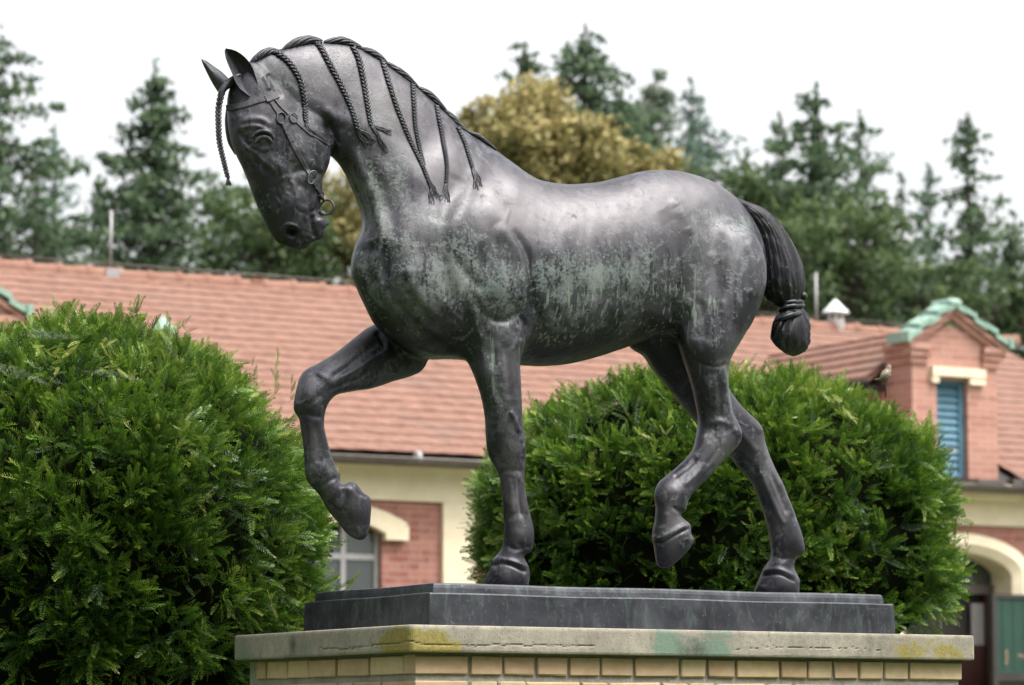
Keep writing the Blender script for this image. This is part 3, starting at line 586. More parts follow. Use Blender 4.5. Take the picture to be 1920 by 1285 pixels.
Vc = np.array(Vc); flat = Vc.reshape(-1, 3); Wd = flat @ FKn[:3, :3].T + FKn[:3, 3]
dz = Wd[:, 2] - EYE; f_ = Wd[:, 1] * CP + dz * SP; wpx = CX + FPX * Wd[:, 0] / f_; wpy = CY - FPX * (-Wd[:, 1] * SP + dz * CP) / f_
vis = (flat[:, 1] < .03) | (flat[:, 0] < .03)
def pdist(px, py, poly):
    P = np.asarray(poly, float); best = np.full(len(px), 1e9)
    for i in range(len(P) - 1):
        a, d = P[i], P[i+1] - P[i]; t_ = np.clip(((px - a[0]) * d[0] + (py - a[1]) * d[1]) / (d @ d), 0, 1); best = np.minimum(best, np.hypot(px - a[0] - t_ * d[0], py - a[1] - t_ * d[1]))
    return best
rk = np.random.default_rng(4)
def jag(P, s=4, amp=1.5):
    out = []
    for i in range(len(P) - 1):
        n = max(1, int(abs(P[i+1][0] - P[i][0]) / s))
        for j in range(n): out.append((P[i][0] + (P[i+1][0] - P[i][0]) * j / n, P[i][1] + (P[i+1][1] - P[i][1]) * j / n + rk.normal() * amp * .6))
    return out + [P[-1]]
crk = jag([(600,1216),(640,1218),(668,1215),(701,1210),(730,1208),(755,1206),(770,1202),(785,1208),(821,1209.5),(883,1212),(930,1210),(978,1210),(989,1214),(1003,1210),(1060,1212),(1113,1211)])
crk2 = jag([(1380,1217),(1450,1214),(1520,1216),(1600,1215),(1660,1220)], 5, 1.6)
dc = np.minimum(pdist(wpx, wpy, crk) * .9, pdist(wpx, wpy, crk2) * 2.2); cr = np.where(vis, np.exp(-(dc / 1.15) ** 2), 0)
inner = (flat[:, 2] > -HC + .004) & (flat[:, 2] < -.004)
rgh = np.zeros(len(flat))
for k in range(6): w_ = rk.normal(size=3) * (90 + 60 * k); rgh += np.sin(flat @ w_ + rk.random() * 6.28) / (1 + .4 * k)
dis = -.0045 * cr 
nn3 = np.concatenate([np.tile(nn, (len(zs_), 1)), np.zeros((len(flat), 1))], 1); flat = flat + nn3 * dis[:, None]
Wd = flat @ FKn[:3, :3].T + FKn[:3, 3]; kz = len(zs_)
Fq = [(r*m+i, r*m+(i+1) % m, (r+1)*m+(i+1) % m, (r+1)*m+i) for r in range(kz-1) for i in range(m)]
me = bpy.data.meshes.new('coping'); me.from_pydata(Wd.tolist(), [], Fq + [tuple(range(m-1, -1, -1)), tuple((kz-1)*m+i for i in range(m))]); me.update()
def gb_(x, y, rx, ry): return np.exp(-(((wpx - x) / rx) ** 2 + ((wpy - y) / ry) ** 2) * 1.0)
lich = (gb_(745, 1212, 34, 36) * 1.2 + gb_(820, 1216, 48, 24) * 1.3 + gb_(780, 1198, 38, 18) * .8 + gb_(1700, 1220, 34, 24) * .75 + gb_(1775, 1222, 40, 22) * .85) * vis
gre = (gb_(1250, 1212, 34, 40) + gb_(1345, 1212, 34, 40) * .8 + gb_(1300, 1220, 60, 30) * .35 + gb_(1700, 1210, 80, 20) * .15 + gb_(542, 1235, 12, 12) * .7 + gb_(570, 1215, 20, 20) * .5 + gb_(460, 1230, 26, 26) * .6) * vis
dkk = (gb_(1300, 1218, 40, 28) * .75 + gb_(549, 1210, 9, 24) * .9 + cr * .8 + gb_(1440, 1225, 80, 10) * .35 + np.clip((wpy - 1225) / 40, 0, 1) * 0) * vis
set_attr_c = np.stack([lich, gre, dkk], 1); a_ = me.color_attributes.new('stain', 'FLOAT_COLOR', 'POINT'); q_ = np.ones((len(flat), 4), np.float32); q_[:, :3] = set_attr_c; a_.data.foreach_set('color', q_.ravel())
t = NT('weathered_concrete'); a = t.n('ShaderNodeSeparateColor'); t.l(t.attr('stain').outputs['Color'], a.inputs[0]); p = t.pos(); n1 = t.noise(24, 6, .65, p); n2 = t.noise(85, 7, .8, p); n3 = t.noise(3.5, 4, .6, p); n4 = t.noise(40, 5, .7, t.pos((1, 1, .35)))
col = t.ramp(t.math('ADD', t.math('MULTIPLY', n1, .5), t.math('MULTIPLY', n3, .5)), [(.35, (.19, .172, .138)), (.65, (.36, .33, .27))]); col = t.mix(t.rmp(n2, .44, .34, 0, .8), col, (.07, .063, .05)); col = t.mix(t.rmp(n4, .56, .7, 0, .45), col, (.10, .095, .075)); col = t.mix(t.rmp(n2, .62, .72, 0, .5), col, (.40, .38, .33))
th = t.math('ADD', t.math('MULTIPLY', n1, .5), t.math('MULTIPLY', n2, .5))
lf = t.rmp(t.math('ADD', t.math('MULTIPLY', a.outputs[0], .22), th), .60, .635); col = t.mix(t.math('MULTIPLY', lf, .85), col, t_col(t, n2, (.14, .11, .02), (.32, .26, .05)) if 't_col' in globals() else (.40, .32, .06))
gf = t.rmp(t.math('ADD', t.math('MULTIPLY', a.outputs[1], .24), th), .59, .68); col = t.mix(t.math('MULTIPLY', gf, .8), col, (.12, .20, .15)); df = t.rmp(t.math('ADD', t.math('MULTIPLY', a.outputs[2], .5), t.math('MULTIPLY', th, .8)), .55, .95); col = t.mix(df, col, (.045, .042, .038))
t.set(col, .92, 0, .3); t.bump(t.math('ADD', n2, t.math('MULTIPLY', n1, .5)), .55, .006)
plink(plinth, 'coping', me, t.m)
# bricks
BI = .044; bx0_, by0_ = BI, BI; bL, bW = LC - 2 * BI, WC - 2 * BI; zb0 = -HC - .001; RH = .101; BH = .0735
M_MORT = rough_mat('mortar', (.20, .185, .16), (.33, .31, .27), 50, .95, .5, .01)
mb = MB(FK); g_ = .012; mb.box(bx0_ + g_, bx0_ + bL - g_, by0_ + g_, by0_ + bW - g_, -ZCOP + .0, zb0 - .0); wall = plink(plinth, 'core', mb.mesh('core'), M_MORT)
mb = MB(FK); mb.box(bx0_ - .012, bx0_ + bL + .012, by0_ - .012, by0_ + bW + .012, zb0 - .008, zb0 + .0005); plink(plinth, 'bed_joint', mb.mesh('bed_joint'), rough_mat('mossy_mortar', (.07, .07, .045), (.16, .15, .12), 40, .95, .5))
bmats = [rough_mat('buff_brick', c1, c2, 22, .8, .35, .006, detail=8) for c1, c2 in (((.44, .31, .17), (.60, .45, .28)), ((.38, .25, .14), (.50, .36, .23)), ((.43, .32, .19), (.56, .43, .27)), ((.40, .26, .16), (.52, .36, .23)))]
meshes = {}
def brick_me(L, d=.10, h=BH):
    key = (round(L, 3), rb.randrange(3))
    if key not in meshes:
        q = MB(); q.box(-L / 2, L / 2, 0, d, -h / 2, h / 2, .004)
        for v in q.v: v += Vector((rb.uniform(-.0028, .0028), rb.uniform(-.0015, .0015), rb.uniform(-.0026, .0026)))
        mm = q.mesh('brick'); mm.materials.append(rb.choice(bmats)); meshes[key] = mm
    return meshes[key]
rb = random.Random(11); J = .013
def course(z, rowi, side):
    L = bL if side in (0, 2) else bW; lens = []
    x = 0; pat = [.12, .245, .12, .12, .12, .245, .12, .12] if rowi % 2 == 0 else [.245, .12, .12, .245, .12]
    if side == 0 and rowi == 0: pat = [.245, .140, .140, .140, .14, .145, .215, .12, .13, .21, .13, .12, .125, .12, .115]
    elif side == 3 and rowi == 0: pat = [.09, .19, .19, .245, .28, .2, .2]
    i = 0; s0 = .1 if side in (1, 3) else 0; s1 = L - (.1 if side in (1, 3) else 0); x = s0
    while x < s1 - .02:
        l = pat[i % len(pat)] + rb.uniform(-.003, .003); i += 1
        if x + l > s1 - .10: l = s1 - x
        lens.append((x, l)); x += l + J
    for x, l in lens:
        o = link('brick', brick_me(round(l, 2)), None, wall); c = x + l / 2; e = rb.uniform(-.0015, .0015)
        if side == 0: M = Matrix.Translation((bx0_ + c, by0_ + e, z))
        elif side == 2: M = Matrix.Translation((bx0_ + c, by0_ + bW - e, z)) @ Matrix.Rotation(math.pi, 4, 'Z')
        elif side == 1: M = Matrix.Translation((bx0_ + bL - e, by0_ + c, z)) @ Matrix.Rotation(math.pi / 2, 4, 'Z')
        else: M = Matrix.Translation((bx0_ + e, by0_ + bW - c, z)) @ Matrix.Rotation(-math.pi / 2, 4, 'Z')
        M = FK @ M @ Matrix.Rotation(rb.uniform(-.004, .004), 4, 'Y'); o.matrix_basis = M
for r_ in range(5):
    for sd_ in (0, 3, 1): course(zb0 - .010 - BH / 2 - r_ * RH, r_, sd_)
mb = MB(FK); r_ = 5
while zb0 - .010 - BH - r_ * RH > -ZCOP:
    z1_ = zb0 - .010 - r_ * RH; x = bx0_ + (r_ % 2) * .06
    while x < bx0_ + bL: mb.box(x, min(x + .245, bx0_ + bL), by0_, by0_ + .02, z1_ - BH, z1_); x += .258
    y = by0_ + .03
    while y < by0_ + bW: mb.box(bx0_, bx0_ + .02, y, min(y + .245, by0_ + bW), z1_ - BH, z1_); y += .258
    r_ += 1
o = plink(plinth, 'bricks', mb.mesh('bricks'), bmats[0]); o['kind'] = 'stuff'
# ================================================================== clipped yew bushes
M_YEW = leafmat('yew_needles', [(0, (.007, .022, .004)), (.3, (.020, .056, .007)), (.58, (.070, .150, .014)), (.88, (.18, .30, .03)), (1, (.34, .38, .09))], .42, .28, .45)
def sprig(r, n=13, elong=1.):
    """one flat yew spray along +Y, unit length: a stem and two rows of needles"""
    V = []; F = []; T = []
    def needle(b, d, w, l, t_):
        d = d / np.linalg.norm(d); s = np.cross(d, [0, 0, 1.]); s /= max(np.linalg.norm(s), 1e-6); k = len(V)
        V.extend([b, b + d * l * .45 + s * w, b + d * l, b + d * l * .45 - s * w]); F.append([k, k+1, k+2, k+3]); T.extend([t_] * 4)
    bend = r.normal() * .12
    for i in range(n):
        t = (i + .5) / n; b = np.array([bend * t * t, t, -.10 * t * t])
        l = .26 * (1 - .45 * t ** 3) * (.55 + .45 * min(1, t * 5))
        for s in (-1, 1):
            needle(b, np.array([s * (.95 - .35 * t), .55 + .5 * t, .18 * r.normal() + .12]), .026 * elong, l * r.uniform(.85, 1.1), .36 * t)
    needle(np.array([bend, .97, -.1]), np.array([0, 1, .0]), .02, .16, .2)
    k = len(V); V.extend([np.array([-.010, -.25, .05]), np.array([.010, -.25, .05]), np.array([bend + .004, 1, -.1]), np.array([bend - .004, 1, -.1])]); F.append([k, k+1, k+2, k+3]); T.extend([-.15] * 4)
    return np.array(V), np.array(F), np.array(T)
def yew(name, c, rad, expo, label, seed, ncl, per, size, gate, zmin, bumps=.05):
    r = np.random.default_rng(seed); root = empty(name, (c[0], c[1], 0), label, 'bush'); var = [sprig(r, 9 + (i % 3)) for i in range(6)]
    rx, ry, rz = rad; ph = r.random((8, 4)) * 6.28; fr = r.normal(size=(8, 3)) * 3.2
    def lump(d): 
        o = 0
        for k in range(8): o = o + np.sin(d @ fr[k] * (1 + .22 * k) + ph[k, 0])
        return o / 8
    VV = []; FF = []; TT = []; off = 0; made = 0; sc_ = r.normal(size=(int(ncl / 4.6), 3)); sc_ /= np.linalg.norm(sc_, axis=1, keepdims=True); sb = r.normal(size=len(sc_)); sg = .052 * 1.35 / max(rx, rz)
    while made < ncl:
        si = r.integers(len(sc_)); dd = r.normal(size=3); d = sc_[si] + dd * sg * (1 if r.random() < .55 else 4.); d /= np.linalg.norm(d); far_ = np.linalg.norm(d - sc_[si]) / sg
        if d[2] < -.55 or (d[1] > gate and r.random() > .04): continue
        e = expo; s = (abs(d[0]) ** e + abs(d[1]) ** e + abs(d[2]) ** e) ** (-1 / e); P = d * s * np.array([rx, ry, rz])
        if c[2] + P[2] < zmin: continue
        nrm = np.sign(d) * np.abs(P / np.array([rx, ry, rz])) ** (e - 1) / np.array([rx, ry, rz]); nrm /= np.linalg.norm(nrm)
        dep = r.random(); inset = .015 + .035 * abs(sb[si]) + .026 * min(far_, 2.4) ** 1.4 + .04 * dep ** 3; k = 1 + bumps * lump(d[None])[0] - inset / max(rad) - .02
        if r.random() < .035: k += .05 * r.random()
        made += 1; C = np.array(c) + P * k; tone_c = .43 + .11 * r.normal() + .09 * sb[si] - .16 * dep + .12 * max(0, nrm[2])  # upward-facing clusters lighter, deep ones darker: light painted into the tone
        if r.random() < .018: tone_c += .28
        ax = nrm * .85 + np.array([0, 0, .42]) + r.normal(size=3) * .33; ax /= np.linalg.norm(ax)
        for q in range(per):
            V, F, T = var[r.integers(6)]; y = ax + r.normal(size=3) * .62; y /= np.linalg.norm(y); z = np.cross(y, r.normal(size=3) * .8 + np.array([0, 0, .2])); z /= np.linalg.norm(z)
            if z @ (nrm + np.array([0, 0, .8])) < 0: z = -z
            x = np.cross(y, z); sc = size * r.uniform(.65, 1.25); R_ = np.stack([x, y, z], 0)
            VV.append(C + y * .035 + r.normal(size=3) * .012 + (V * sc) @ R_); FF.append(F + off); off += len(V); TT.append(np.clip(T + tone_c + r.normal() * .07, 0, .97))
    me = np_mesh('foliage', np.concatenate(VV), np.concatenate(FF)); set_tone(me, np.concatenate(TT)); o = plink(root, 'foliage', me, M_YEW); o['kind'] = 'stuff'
    # solid near-black core, painting in the shade between sprigs
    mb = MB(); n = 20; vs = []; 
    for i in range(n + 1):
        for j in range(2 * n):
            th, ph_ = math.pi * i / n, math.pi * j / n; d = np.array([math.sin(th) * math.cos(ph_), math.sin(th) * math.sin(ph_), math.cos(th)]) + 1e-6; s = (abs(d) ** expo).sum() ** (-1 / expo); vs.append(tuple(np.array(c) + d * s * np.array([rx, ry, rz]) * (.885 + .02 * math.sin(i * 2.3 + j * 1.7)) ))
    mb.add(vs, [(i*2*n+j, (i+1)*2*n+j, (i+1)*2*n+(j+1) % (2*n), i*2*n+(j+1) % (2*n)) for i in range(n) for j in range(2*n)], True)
    plink(root, 'dark_core', mb.mesh('dark_core'), M_DARK_CORE); return root
M_DARK_CORE = rough_mat('yew_dark_core', (.003, .004, .002), (.008, .010, .005), 20, 1., .5, spec=0.)
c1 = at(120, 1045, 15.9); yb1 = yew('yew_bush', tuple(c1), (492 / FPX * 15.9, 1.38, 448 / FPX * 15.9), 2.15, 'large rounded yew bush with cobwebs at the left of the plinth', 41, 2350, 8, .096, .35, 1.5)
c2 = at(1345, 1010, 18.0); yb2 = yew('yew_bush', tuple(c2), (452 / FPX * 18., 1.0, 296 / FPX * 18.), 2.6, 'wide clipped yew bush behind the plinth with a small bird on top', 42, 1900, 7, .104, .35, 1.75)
# long escaped shoots
def shoots(root, Y, L, seed):
    r = np.random.default_rng(seed); VV = []; FF = []; TT = []; off = 0
    for (x0, y0), (x1, y1), tone in L:
        a, b = np.array(at(x0, y0, Y)), np.array(at(x1, y1, Y - .05)); n = max(2, int(np.linalg.norm(b - a) / .035))
        for k in range(n):
            p = a + (b - a) * k / n
            for q in range(2 if k < n - 1 else 3):
                V, F, T = sprig(r, 10); y = (b - a) / np.linalg.norm(b - a) * 1.0 + r.normal(size=3) * .38; y /= np.linalg.norm(y); z = np.cross(y, r.normal(size=3)); z /= np.linalg.norm(z); x = np.cross(y, z); VV.append(p + (V * .06 * (1 - .3 * k / n)) @ np.stack([x, y, z], 0)); FF.append(F + off); off += len(V); TT.append(np.clip(T + tone + r.normal() * .05, 0, 1))
    me = np_mesh('shoots', np.concatenate(VV), np.concatenate(FF)); set_tone(me, np.concatenate(TT)); o = plink(root, 'shoots', me, M_YEW); o['kind'] = 'stuff'
shoots(yb1, 14.75, [((330,850),(352,780),.95),((95,860),(55,780),.8),((250,720),(190,650),.97),((150,640),(100,700),.95),((170,660),(215,640),.9),((60,650),(110,665),.95),((520,1160),(500,1110),.9),((385,830),(330,800),.6)], 5)
shoots(yb1, 15.7, [((515,740),(523,655),.7),((480,720),(470,670),.4),((345,650),(352,610),.35),((100,590),(104,555),.35),((545,750),(548,705),.5),((250,600),(262,575),.4),((640,1120),(672,1075),.85),((600,1130),(660,1085),.5),((615,930),(640,880),.75)], 6)
shoots(yb2, 17.1, [((1235,830),(1190,810),.97),((1245,830),(1260,770),.95),((1560,740),(1606,790),.97),((1530,730),(1575,755),.9),((1240,820),(1215,850),.9)], 7)
shoots(yb2, 17.9, [((1725,810),(1770,805),.5),((1790,1010),(1800,900),.45),((1775,960),(1785,870),.45),((1805,1080),(1818,985),.5),((1750,870),(1765,810),.4),((1135,720),(1142,688),.4),((1000,775),(990,735),.5),((930,850),(908,808),.85),((1060,735),(1052,712),.5),((1445,700),(1438,680),.5)], 8)
# cobwebs on the left bush
t = NT('cobweb_silk'); tr = t.n('ShaderNodeBsdfTransparent'); mx = t.n('ShaderNodeMixShader'); t.set((.75, .77, .78), .6, 0, .3); n = t.noise(60, 5, .7, t.pos(), .8)
t.l(t.rmp(n, .45, .8, .0, .09), mx.inputs[0]); t.l(tr.outputs[0], mx.inputs[1]); t.l(t.b.outputs[0], mx.inputs[2]); t.l(mx.outputs[0], t.o.inputs[0]); M_WEB = t.m
for lab, Y, top, bot in (('grey cobweb sheet at the left edge on the yew bush', 14.62, [(-10,680),(30,688),(60,700),(92,721)], [(-10,690),(20,708),(55,712),(92,723)]),
     ('larger cobweb sheet slung across the yew bush right of the other', 14.6, [(158,696),(190,694),(225,698),(255,708),(290,721)], [(158,697),(195,706),(230,708),(262,714),(292,722)]),
     ('thin cobweb high on the left yew bush', 15.0, [(38,628),(70,619),(110,622),(152,632)], [(38,629),(70,634),(110,636),(152,633)])):
    mb = MB(); n = 16; m = 5; vs = []; T_, B_t = smooth_poly(top, 2, False) if 'smooth_poly' in globals() else np.array(top, float), np.array(bot, float)
    T_ = np.stack([np.interp(np.linspace(0, 1, n), np.linspace(0, 1, len(T_)), T_[:, k]) for k in (0, 1)], 1); Bt = np.stack([np.interp(np.linspace(0, 1, n), np.linspace(0, 1, len(B_t)), B_t[:, k]) for k in (0, 1)], 1)
    for i in range(n):
        for j in range(m): q = T_[i] * (1 - j / (m - 1)) + Bt[i] * j / (m - 1); vs.append(at(q[0], q[1], Y - .05 * j / m + .008 * math.sin(i * 1.3 + j)))
    mb.add(vs, [(i*m+j, i*m+j+1, (i+1)*m+j+1, (i+1)*m+j) for i in range(n-1) for j in range(m-1)], True)
    rw = random.Random(int(Y * 1000))
    mb.tube([vs[i*m+m-1] for i in range(n)], .0009, 4)
    for q in range(14):
        i0, i1 = sorted((rw.randrange(n), rw.randrange(n))); mb.tube([vs[i0*m+rw.randrange(m)] + Vector((0, -.004, 0)), vs[min(n-1, i1+2)*m+rw.randrange(m)] + Vector((0, -.004, rw.uniform(-.012, .004)))], .0006, 3)
    o = mb.build('cobweb', M_WEB); tag(o, lab, 'cobweb', 'cobwebs on the left bush')
# ================================================================== the horse statue
t_h = time.time()
M_PX = 2.2                                            # grid step of the sculpting volume, photo pixels
S0 = corner + B2 * (WB * .5)
YS0 = S0.y - S0.x * T30                               # sagittal plane: y = x*T30 + YS0
MPP = 14.0 / FPX                                      # metres per photo pixel at the horse
def seg_dist(PX, PY, poly, closed=True):
    P = np.asarray(poly, float); n = len(P); best = np.full(PX.shape, 1e18)
    for i in range(n if closed else n - 1):
        a = P[i]; b = P[(i+1) % n]; d = b - a; L = max((d ** 2).sum(), 1e-9)
        t = np.clip(((PX - a[0]) * d[0] + (PY - a[1]) * d[1]) / L, 0, 1)
        q = (PX - a[0] - t * d[0]) ** 2 + (PY - a[1] - t * d[1]) ** 2
        best = np.minimum(best, q)
    return np.sqrt(best)
def inside(PX, PY, poly):
    P = np.asarray(poly, float); n = len(P); r = np.zeros(PX.shape, bool)
    for i in range(n):
        x1, y1 = P[i]; x2, y2 = P[(i+1) % n]
        if y1 == y2: continue
        c = ((y1 > PY) != (y2 > PY)) & (PX < (x2 - x1) * (PY - y1) / (y2 - y1) + x1)
        r ^= c
    return r
def poisson(mask, h):
    """solve lap u = -2 inside mask (spacing h), u=0 outside; coarse-to-fine"""
    levels = [mask]
    while min(levels[-1].shape) > 24 and len(levels) < 5:
        m = levels[-1]; nx, ny = (m.shape[0] // 2) * 2, (m.shape[1] // 2) * 2
        levels.append(m[:nx, :ny].reshape(nx//2, 2, ny//2, 2).mean((1, 3)) > .5)
    u = None
    for L in range(len(levels) - 1, -1, -1):
        m = levels[L]; hh = h * 2 ** L
        if u is None: U = np.zeros(m.shape)
        else:
            U = np.zeros(m.shape); up = np.repeat(np.repeat(u, 2, 0), 2, 1); U[:up.shape[0], :up.shape[1]] = up[:m.shape[0], :m.shape[1]]
        U *= m
        red = (np.add.outer(np.arange(m.shape[0]), np.arange(m.shape[1])) % 2 == 0)
        for it in range(260 if L == len(levels) - 1 else 90):
            for c in (red, ~red):
                nb = np.zeros_like(U); nb[1:-1, 1:-1] = U[2:, 1:-1] + U[:-2, 1:-1] + U[1:-1, 2:] + U[1:-1, :-2]
                new = (nb + 2 * hh * hh) / 4
                k = c & m; U[k] += 1.6 * (new[k] - U[k])
        u = U
    return u
def ctrl(PX, PY, pts, idx=2, p=3.0):
    """inverse-distance interpolation of control values"""
    W = 0; S = 0
    for q in pts:
        w_ = 1 / (((PX - q[0]) ** 2 + (PY - q[1]) ** 2) + 60.) ** (p / 2); W = W + w_; S = S + w_ * q[idx]
    return S / W
def along(PX, PY, pts, vals, p=5.0):
    """value of the nearest place on a centre line, blended; also its px,py"""
    pts = np.asarray(pts, float); vals = np.asarray(vals, float); W = 0; S = 0; SX = 0
    for i in range(len(pts) - 1):
        for s_ in np.linspace(0, 1, 9)[:-1] if i < len(pts) - 2 else np.linspace(0, 1, 9):
            q = pts[i] * (1 - s_) + pts[i+1] * s_; v = vals[i] * (1 - s_) + vals[i+1] * s_
            w_ = 1 / (((PX - q[0]) ** 2 + (PY - q[1]) ** 2) + 40.) ** (p / 2)
            W = W + w_; S = S + w_ * v; SX = SX + w_ * q[0]
    return S / W, SX / W

TRUNK = [(452,140),(471,117),(505,99),(540,88),(590,80),(640,80),(675,90),(723,118),(768,150),(815,190),(871,243),(927,280),(958,302),(1000,332),
 (1030,341),(1060,345),(1095,344),(1130,340),(1180,327),(1215,320),(1245,319),(1280,322),(1320,334),(1350,348),(1380,370),(1400,392),(1420,420),
 (1435,455),(1441,490),(1440,520),(1432,555),(1418,590),(1398,625),(1360,650),(1310,655),(1275,640),(1235,632),(1185,648),(1130,667),(1080,680),(1040,686),(1000,687),(960,684),(905,680),(872,676),
 (839,674),(802,674),(765,660),(725,632),(702,609),(687,582),(672,549),(660,522),(657,505),(659,485),(665,462),(675,440),(678,414),
 (671,384),(659,355),(645,324),(630,303),(612,290),(585,290),(540,250),(490,215)]
HEAD = [(425,197),(427,238),(433,269),(442,290),(456,320),(468,351),(480,382),(494,414),(508,440),(521,456),(538,462),(552,468),(563,470.5),(573,467),
 (580,459),(590,453),(601,450),(610,437),(608,429),(617,423),(617,413),(607,407),(597,400),(600,385),(604,368),(606,350),(606,334),(613,320),(619,300),
 (620,282),(618,262),(612,240),(600,222),(575,205),(545,180),(510,140),(485,120),(465,118),(445,140),(430,165)]
FARFORE = [(760,600),(702,609),(670,629),(635,657),(613,671),(593,683),(572,694),(560,712),(552,745),(550,762),(553,774),(560,785),(564,808),(569,842),(571,875),(573,895),(580,909),
 (596,925),(606,942),(618,962),(635,981),(649,1000),(668,1012),(684,1011),(692,995),(696,962),(695,934),(682,924),(668,906),(655,903),(645,908),(638,901),(637,887),(631,877),(621,850),
 (612,818),(608,793),(611,769),(621,750),(635,740),(670,733),(698,729),(740,715),(771,706),(789,697),(799,684),(806,672),(840,640),(850,590),(800,570)]
NEARFORE = [(866,575),(864,610),(868,647),(873,670),(888,704),(901,743),(909,786),(911,826),(915,852),(926,876),(936,896),(941,930),(944,970),(944,1013),(936,1035),(921,1052),(915,1073),(901,1101),
 (905,1106),(985,1106),(991,1098),(994,1075),(991,1060),(985,1050),(984,1041),(997,1034),(1001,1015),(1002,998),(997,974),(989,939),(984,904),(985,878),(987,843),(982,804),(979,765),(977,712),(976,677),(984,640),(993,600),(985,560),(940,535),(895,545)]
NEARHIND = [(1275,480),(1266,560),(1264,613),(1271,649),(1283,684),(1297,728),(1305,765),(1308,795),(1303,824),(1297,844),(1284,861),(1266,878),(1248,893),(1233,908),(1226,930),(1229,950),(1227,977),(1222,1003),(1226,1030),
 (1231,1058),(1242,1066),(1262,1060),(1288,1036),(1303,1013),(1297,1002),(1295,984),(1283,974),(1276,965),(1286,958),(1289,945),(1301,924),(1328,897),(1355,866),(1383,838),(1391,822),(1388,801),(1376,775),(1369,740),(1366,705),(1370,676),(1388,643),(1412,600),(1431,555),(1438,510),(1425,455),(1390,420),(1320,420)]
FARHIND = [(1170,600),(1178,649),(1204,667),(1226,698),(1257,735),(1280,765),(1310,800),(1345,835),(1369,858),(1382,876),(1399,894),(1413,916),(1426,950),(1437,986),(1444,1025),(1443,1048),(1431,1065),(1425,1080),(1410,1117),
 (1415,1121),(1490,1121),(1499,1102),(1499,1086),(1490,1066),(1493,1049),(1508,1039),(1508,1017),(1499,986),(1484,946),(1466,902),(1448,866),(1436,832),(1432,810),(1421,790),(1395,766),(1370,733),(1350,690),(1330,620),(1250,580)]
LAT = .17
PARTS = [
 dict(poly=TRUNK, k='full', s=[(470,130,.50),(540,130,.50),(600,170,.50),(600,230,.48),(640,130,.50),(700,250,.56),(780,250,.50),(720,350,.62),(850,330,.62),(700,480,.85),(760,540,.92),(850,450,.84),(950,420,.80),(1080,500,.86),(1080,620,.9),(1250,450,.86),(1380,500,.9),(1350,400,.84)],
   line=[(470,130),(560,170),(700,330),(850,480),(1100,510),(1400,500)], lat=[0,0,0,0,0,0]),
 dict(poly=FARFORE, k=0., s=[(800,620,.95),(700,660,.95),(590,740,1.05),(590,850,1.0),(600,900,1.05),(650,960,1.05)], line=[(840,600),(760,645),(690,680),(615,710),(585,745),(588,800),(600,870),(612,915),(640,950),(672,985)], lat=[.10,.13,.15,.15,.15,.15,.15,.15,.15,.15]),
 dict(poly=NEARFORE, k=0., s=[(925,560,.55),(925,610,.85),(930,750,1.0),(950,830,1.),(960,930,1.),(970,1000,1.),(950,1090,1.05)], line=[(925,560),(922,620),(930,700),(945,800),(955,870),(962,930),(970,990),(960,1040),(950,1080),(946,1110)], lat=[-.10,-.15,-.18,-.18,-.17,-.17,-.17,-.17,-.17,-.17], sm=.05),
 dict(poly=FARHIND, k=0., s=[(1240,640,.9),(1300,730,.9),(1390,820,.95),(1430,900,.95),(1470,1000,1.),(1460,1100,1.05)], line=[(1230,620),(1270,690),(1330,770),(1392,820),(1420,870),(1448,940),(1470,1010),(1462,1060),(1455,1115)], lat=[.13,.16,.18,.17,.17,.17,.17,.17,.17]),
 dict(poly=NEARHIND, k=0., s=[(1350,500,.78),(1340,600,.85),(1330,700,.9),(1340,810,.9),(1280,880,.95),(1255,940,1.),(1260,1030,1.05)], line=[(1350,470),(1345,560),(1330,650),(1335,740),(1345,810),(1310,860),(1262,915),(1252,960),(1262,1020)], lat=[-.15,-.17,-.19,-.18,-.17,-.17,-.17,-.17,-.17], sm=.035),
 dict(poly=HEAD, k=.25, s=[(440,180,.55),(470,240,.66),(540,270,.62),(600,270,.55),(500,340,.66),(560,330,.58),(530,400,.72),(600,420,.62),(560,450,.70)], line=[(470,150),(510,230),(530,300),(550,380),(565,450)], lat=[-.02,-.03,-.03,-.03,-.03], sm=.012),
]
NPX0, NPX1, NPY0, NPY1 = 360, 1540, 60, 1140
gx = np.arange(NPX0, NPX1 + 1, M_PX); gy = np.arange(NPY0, NPY1 + 1, M_PX)
DW = .008; gw = np.arange(-.46, .46 + DW/2, DW)
F3 = np.full((len(gx), len(gy), len(gw)), 1.0, np.float32)
def part_field(P):
    poly = smooth_poly(P['poly'], 2)
    x0, y0 = poly.min(0) - 40; x1, y1 = poly.max(0) + 40
    i0, i1 = np.searchsorted(gx, [x0, x1]); j0, j1 = np.searchsorted(gy, [y0, y1])
    PX, PY = np.meshgrid(gx[i0:i1], gy[j0:j1], indexing='ij')
    m = inside(PX, PY, poly); u = poisson(m, M_PX); d = seg_dist(PX, PY, poly)
    # near the outline the solver's stairs are replaced by the smooth distance
    gu = np.sqrt(np.maximum(u, 0)); R = ctrl_r(u, m)
    edge = 2 * R * d - d * d * 0
    b = np.clip(d / 7., 0, 1); b = b * b * (3 - 2 * b)
    U = np.where(m, u * b + np.minimum(edge, u + 40) * (1 - b), -(2 * R * d + d * d))
    U = U * MPP ** 2
    s = ctrl(PX, PY, P['s'])
    W0, CXp = along(PX, PY, P['line'], P['lat'])
    if P['k'] != 'full': W0 = W0 + (P['k'] - T30) * (PX - CXp) * MPP
    gU = np.gradient(U, M_PX * MPP); g2 = gU[0] ** 2 + gU[1] ** 2
    return (i0, i1, j0, j1), U, s, W0, g2
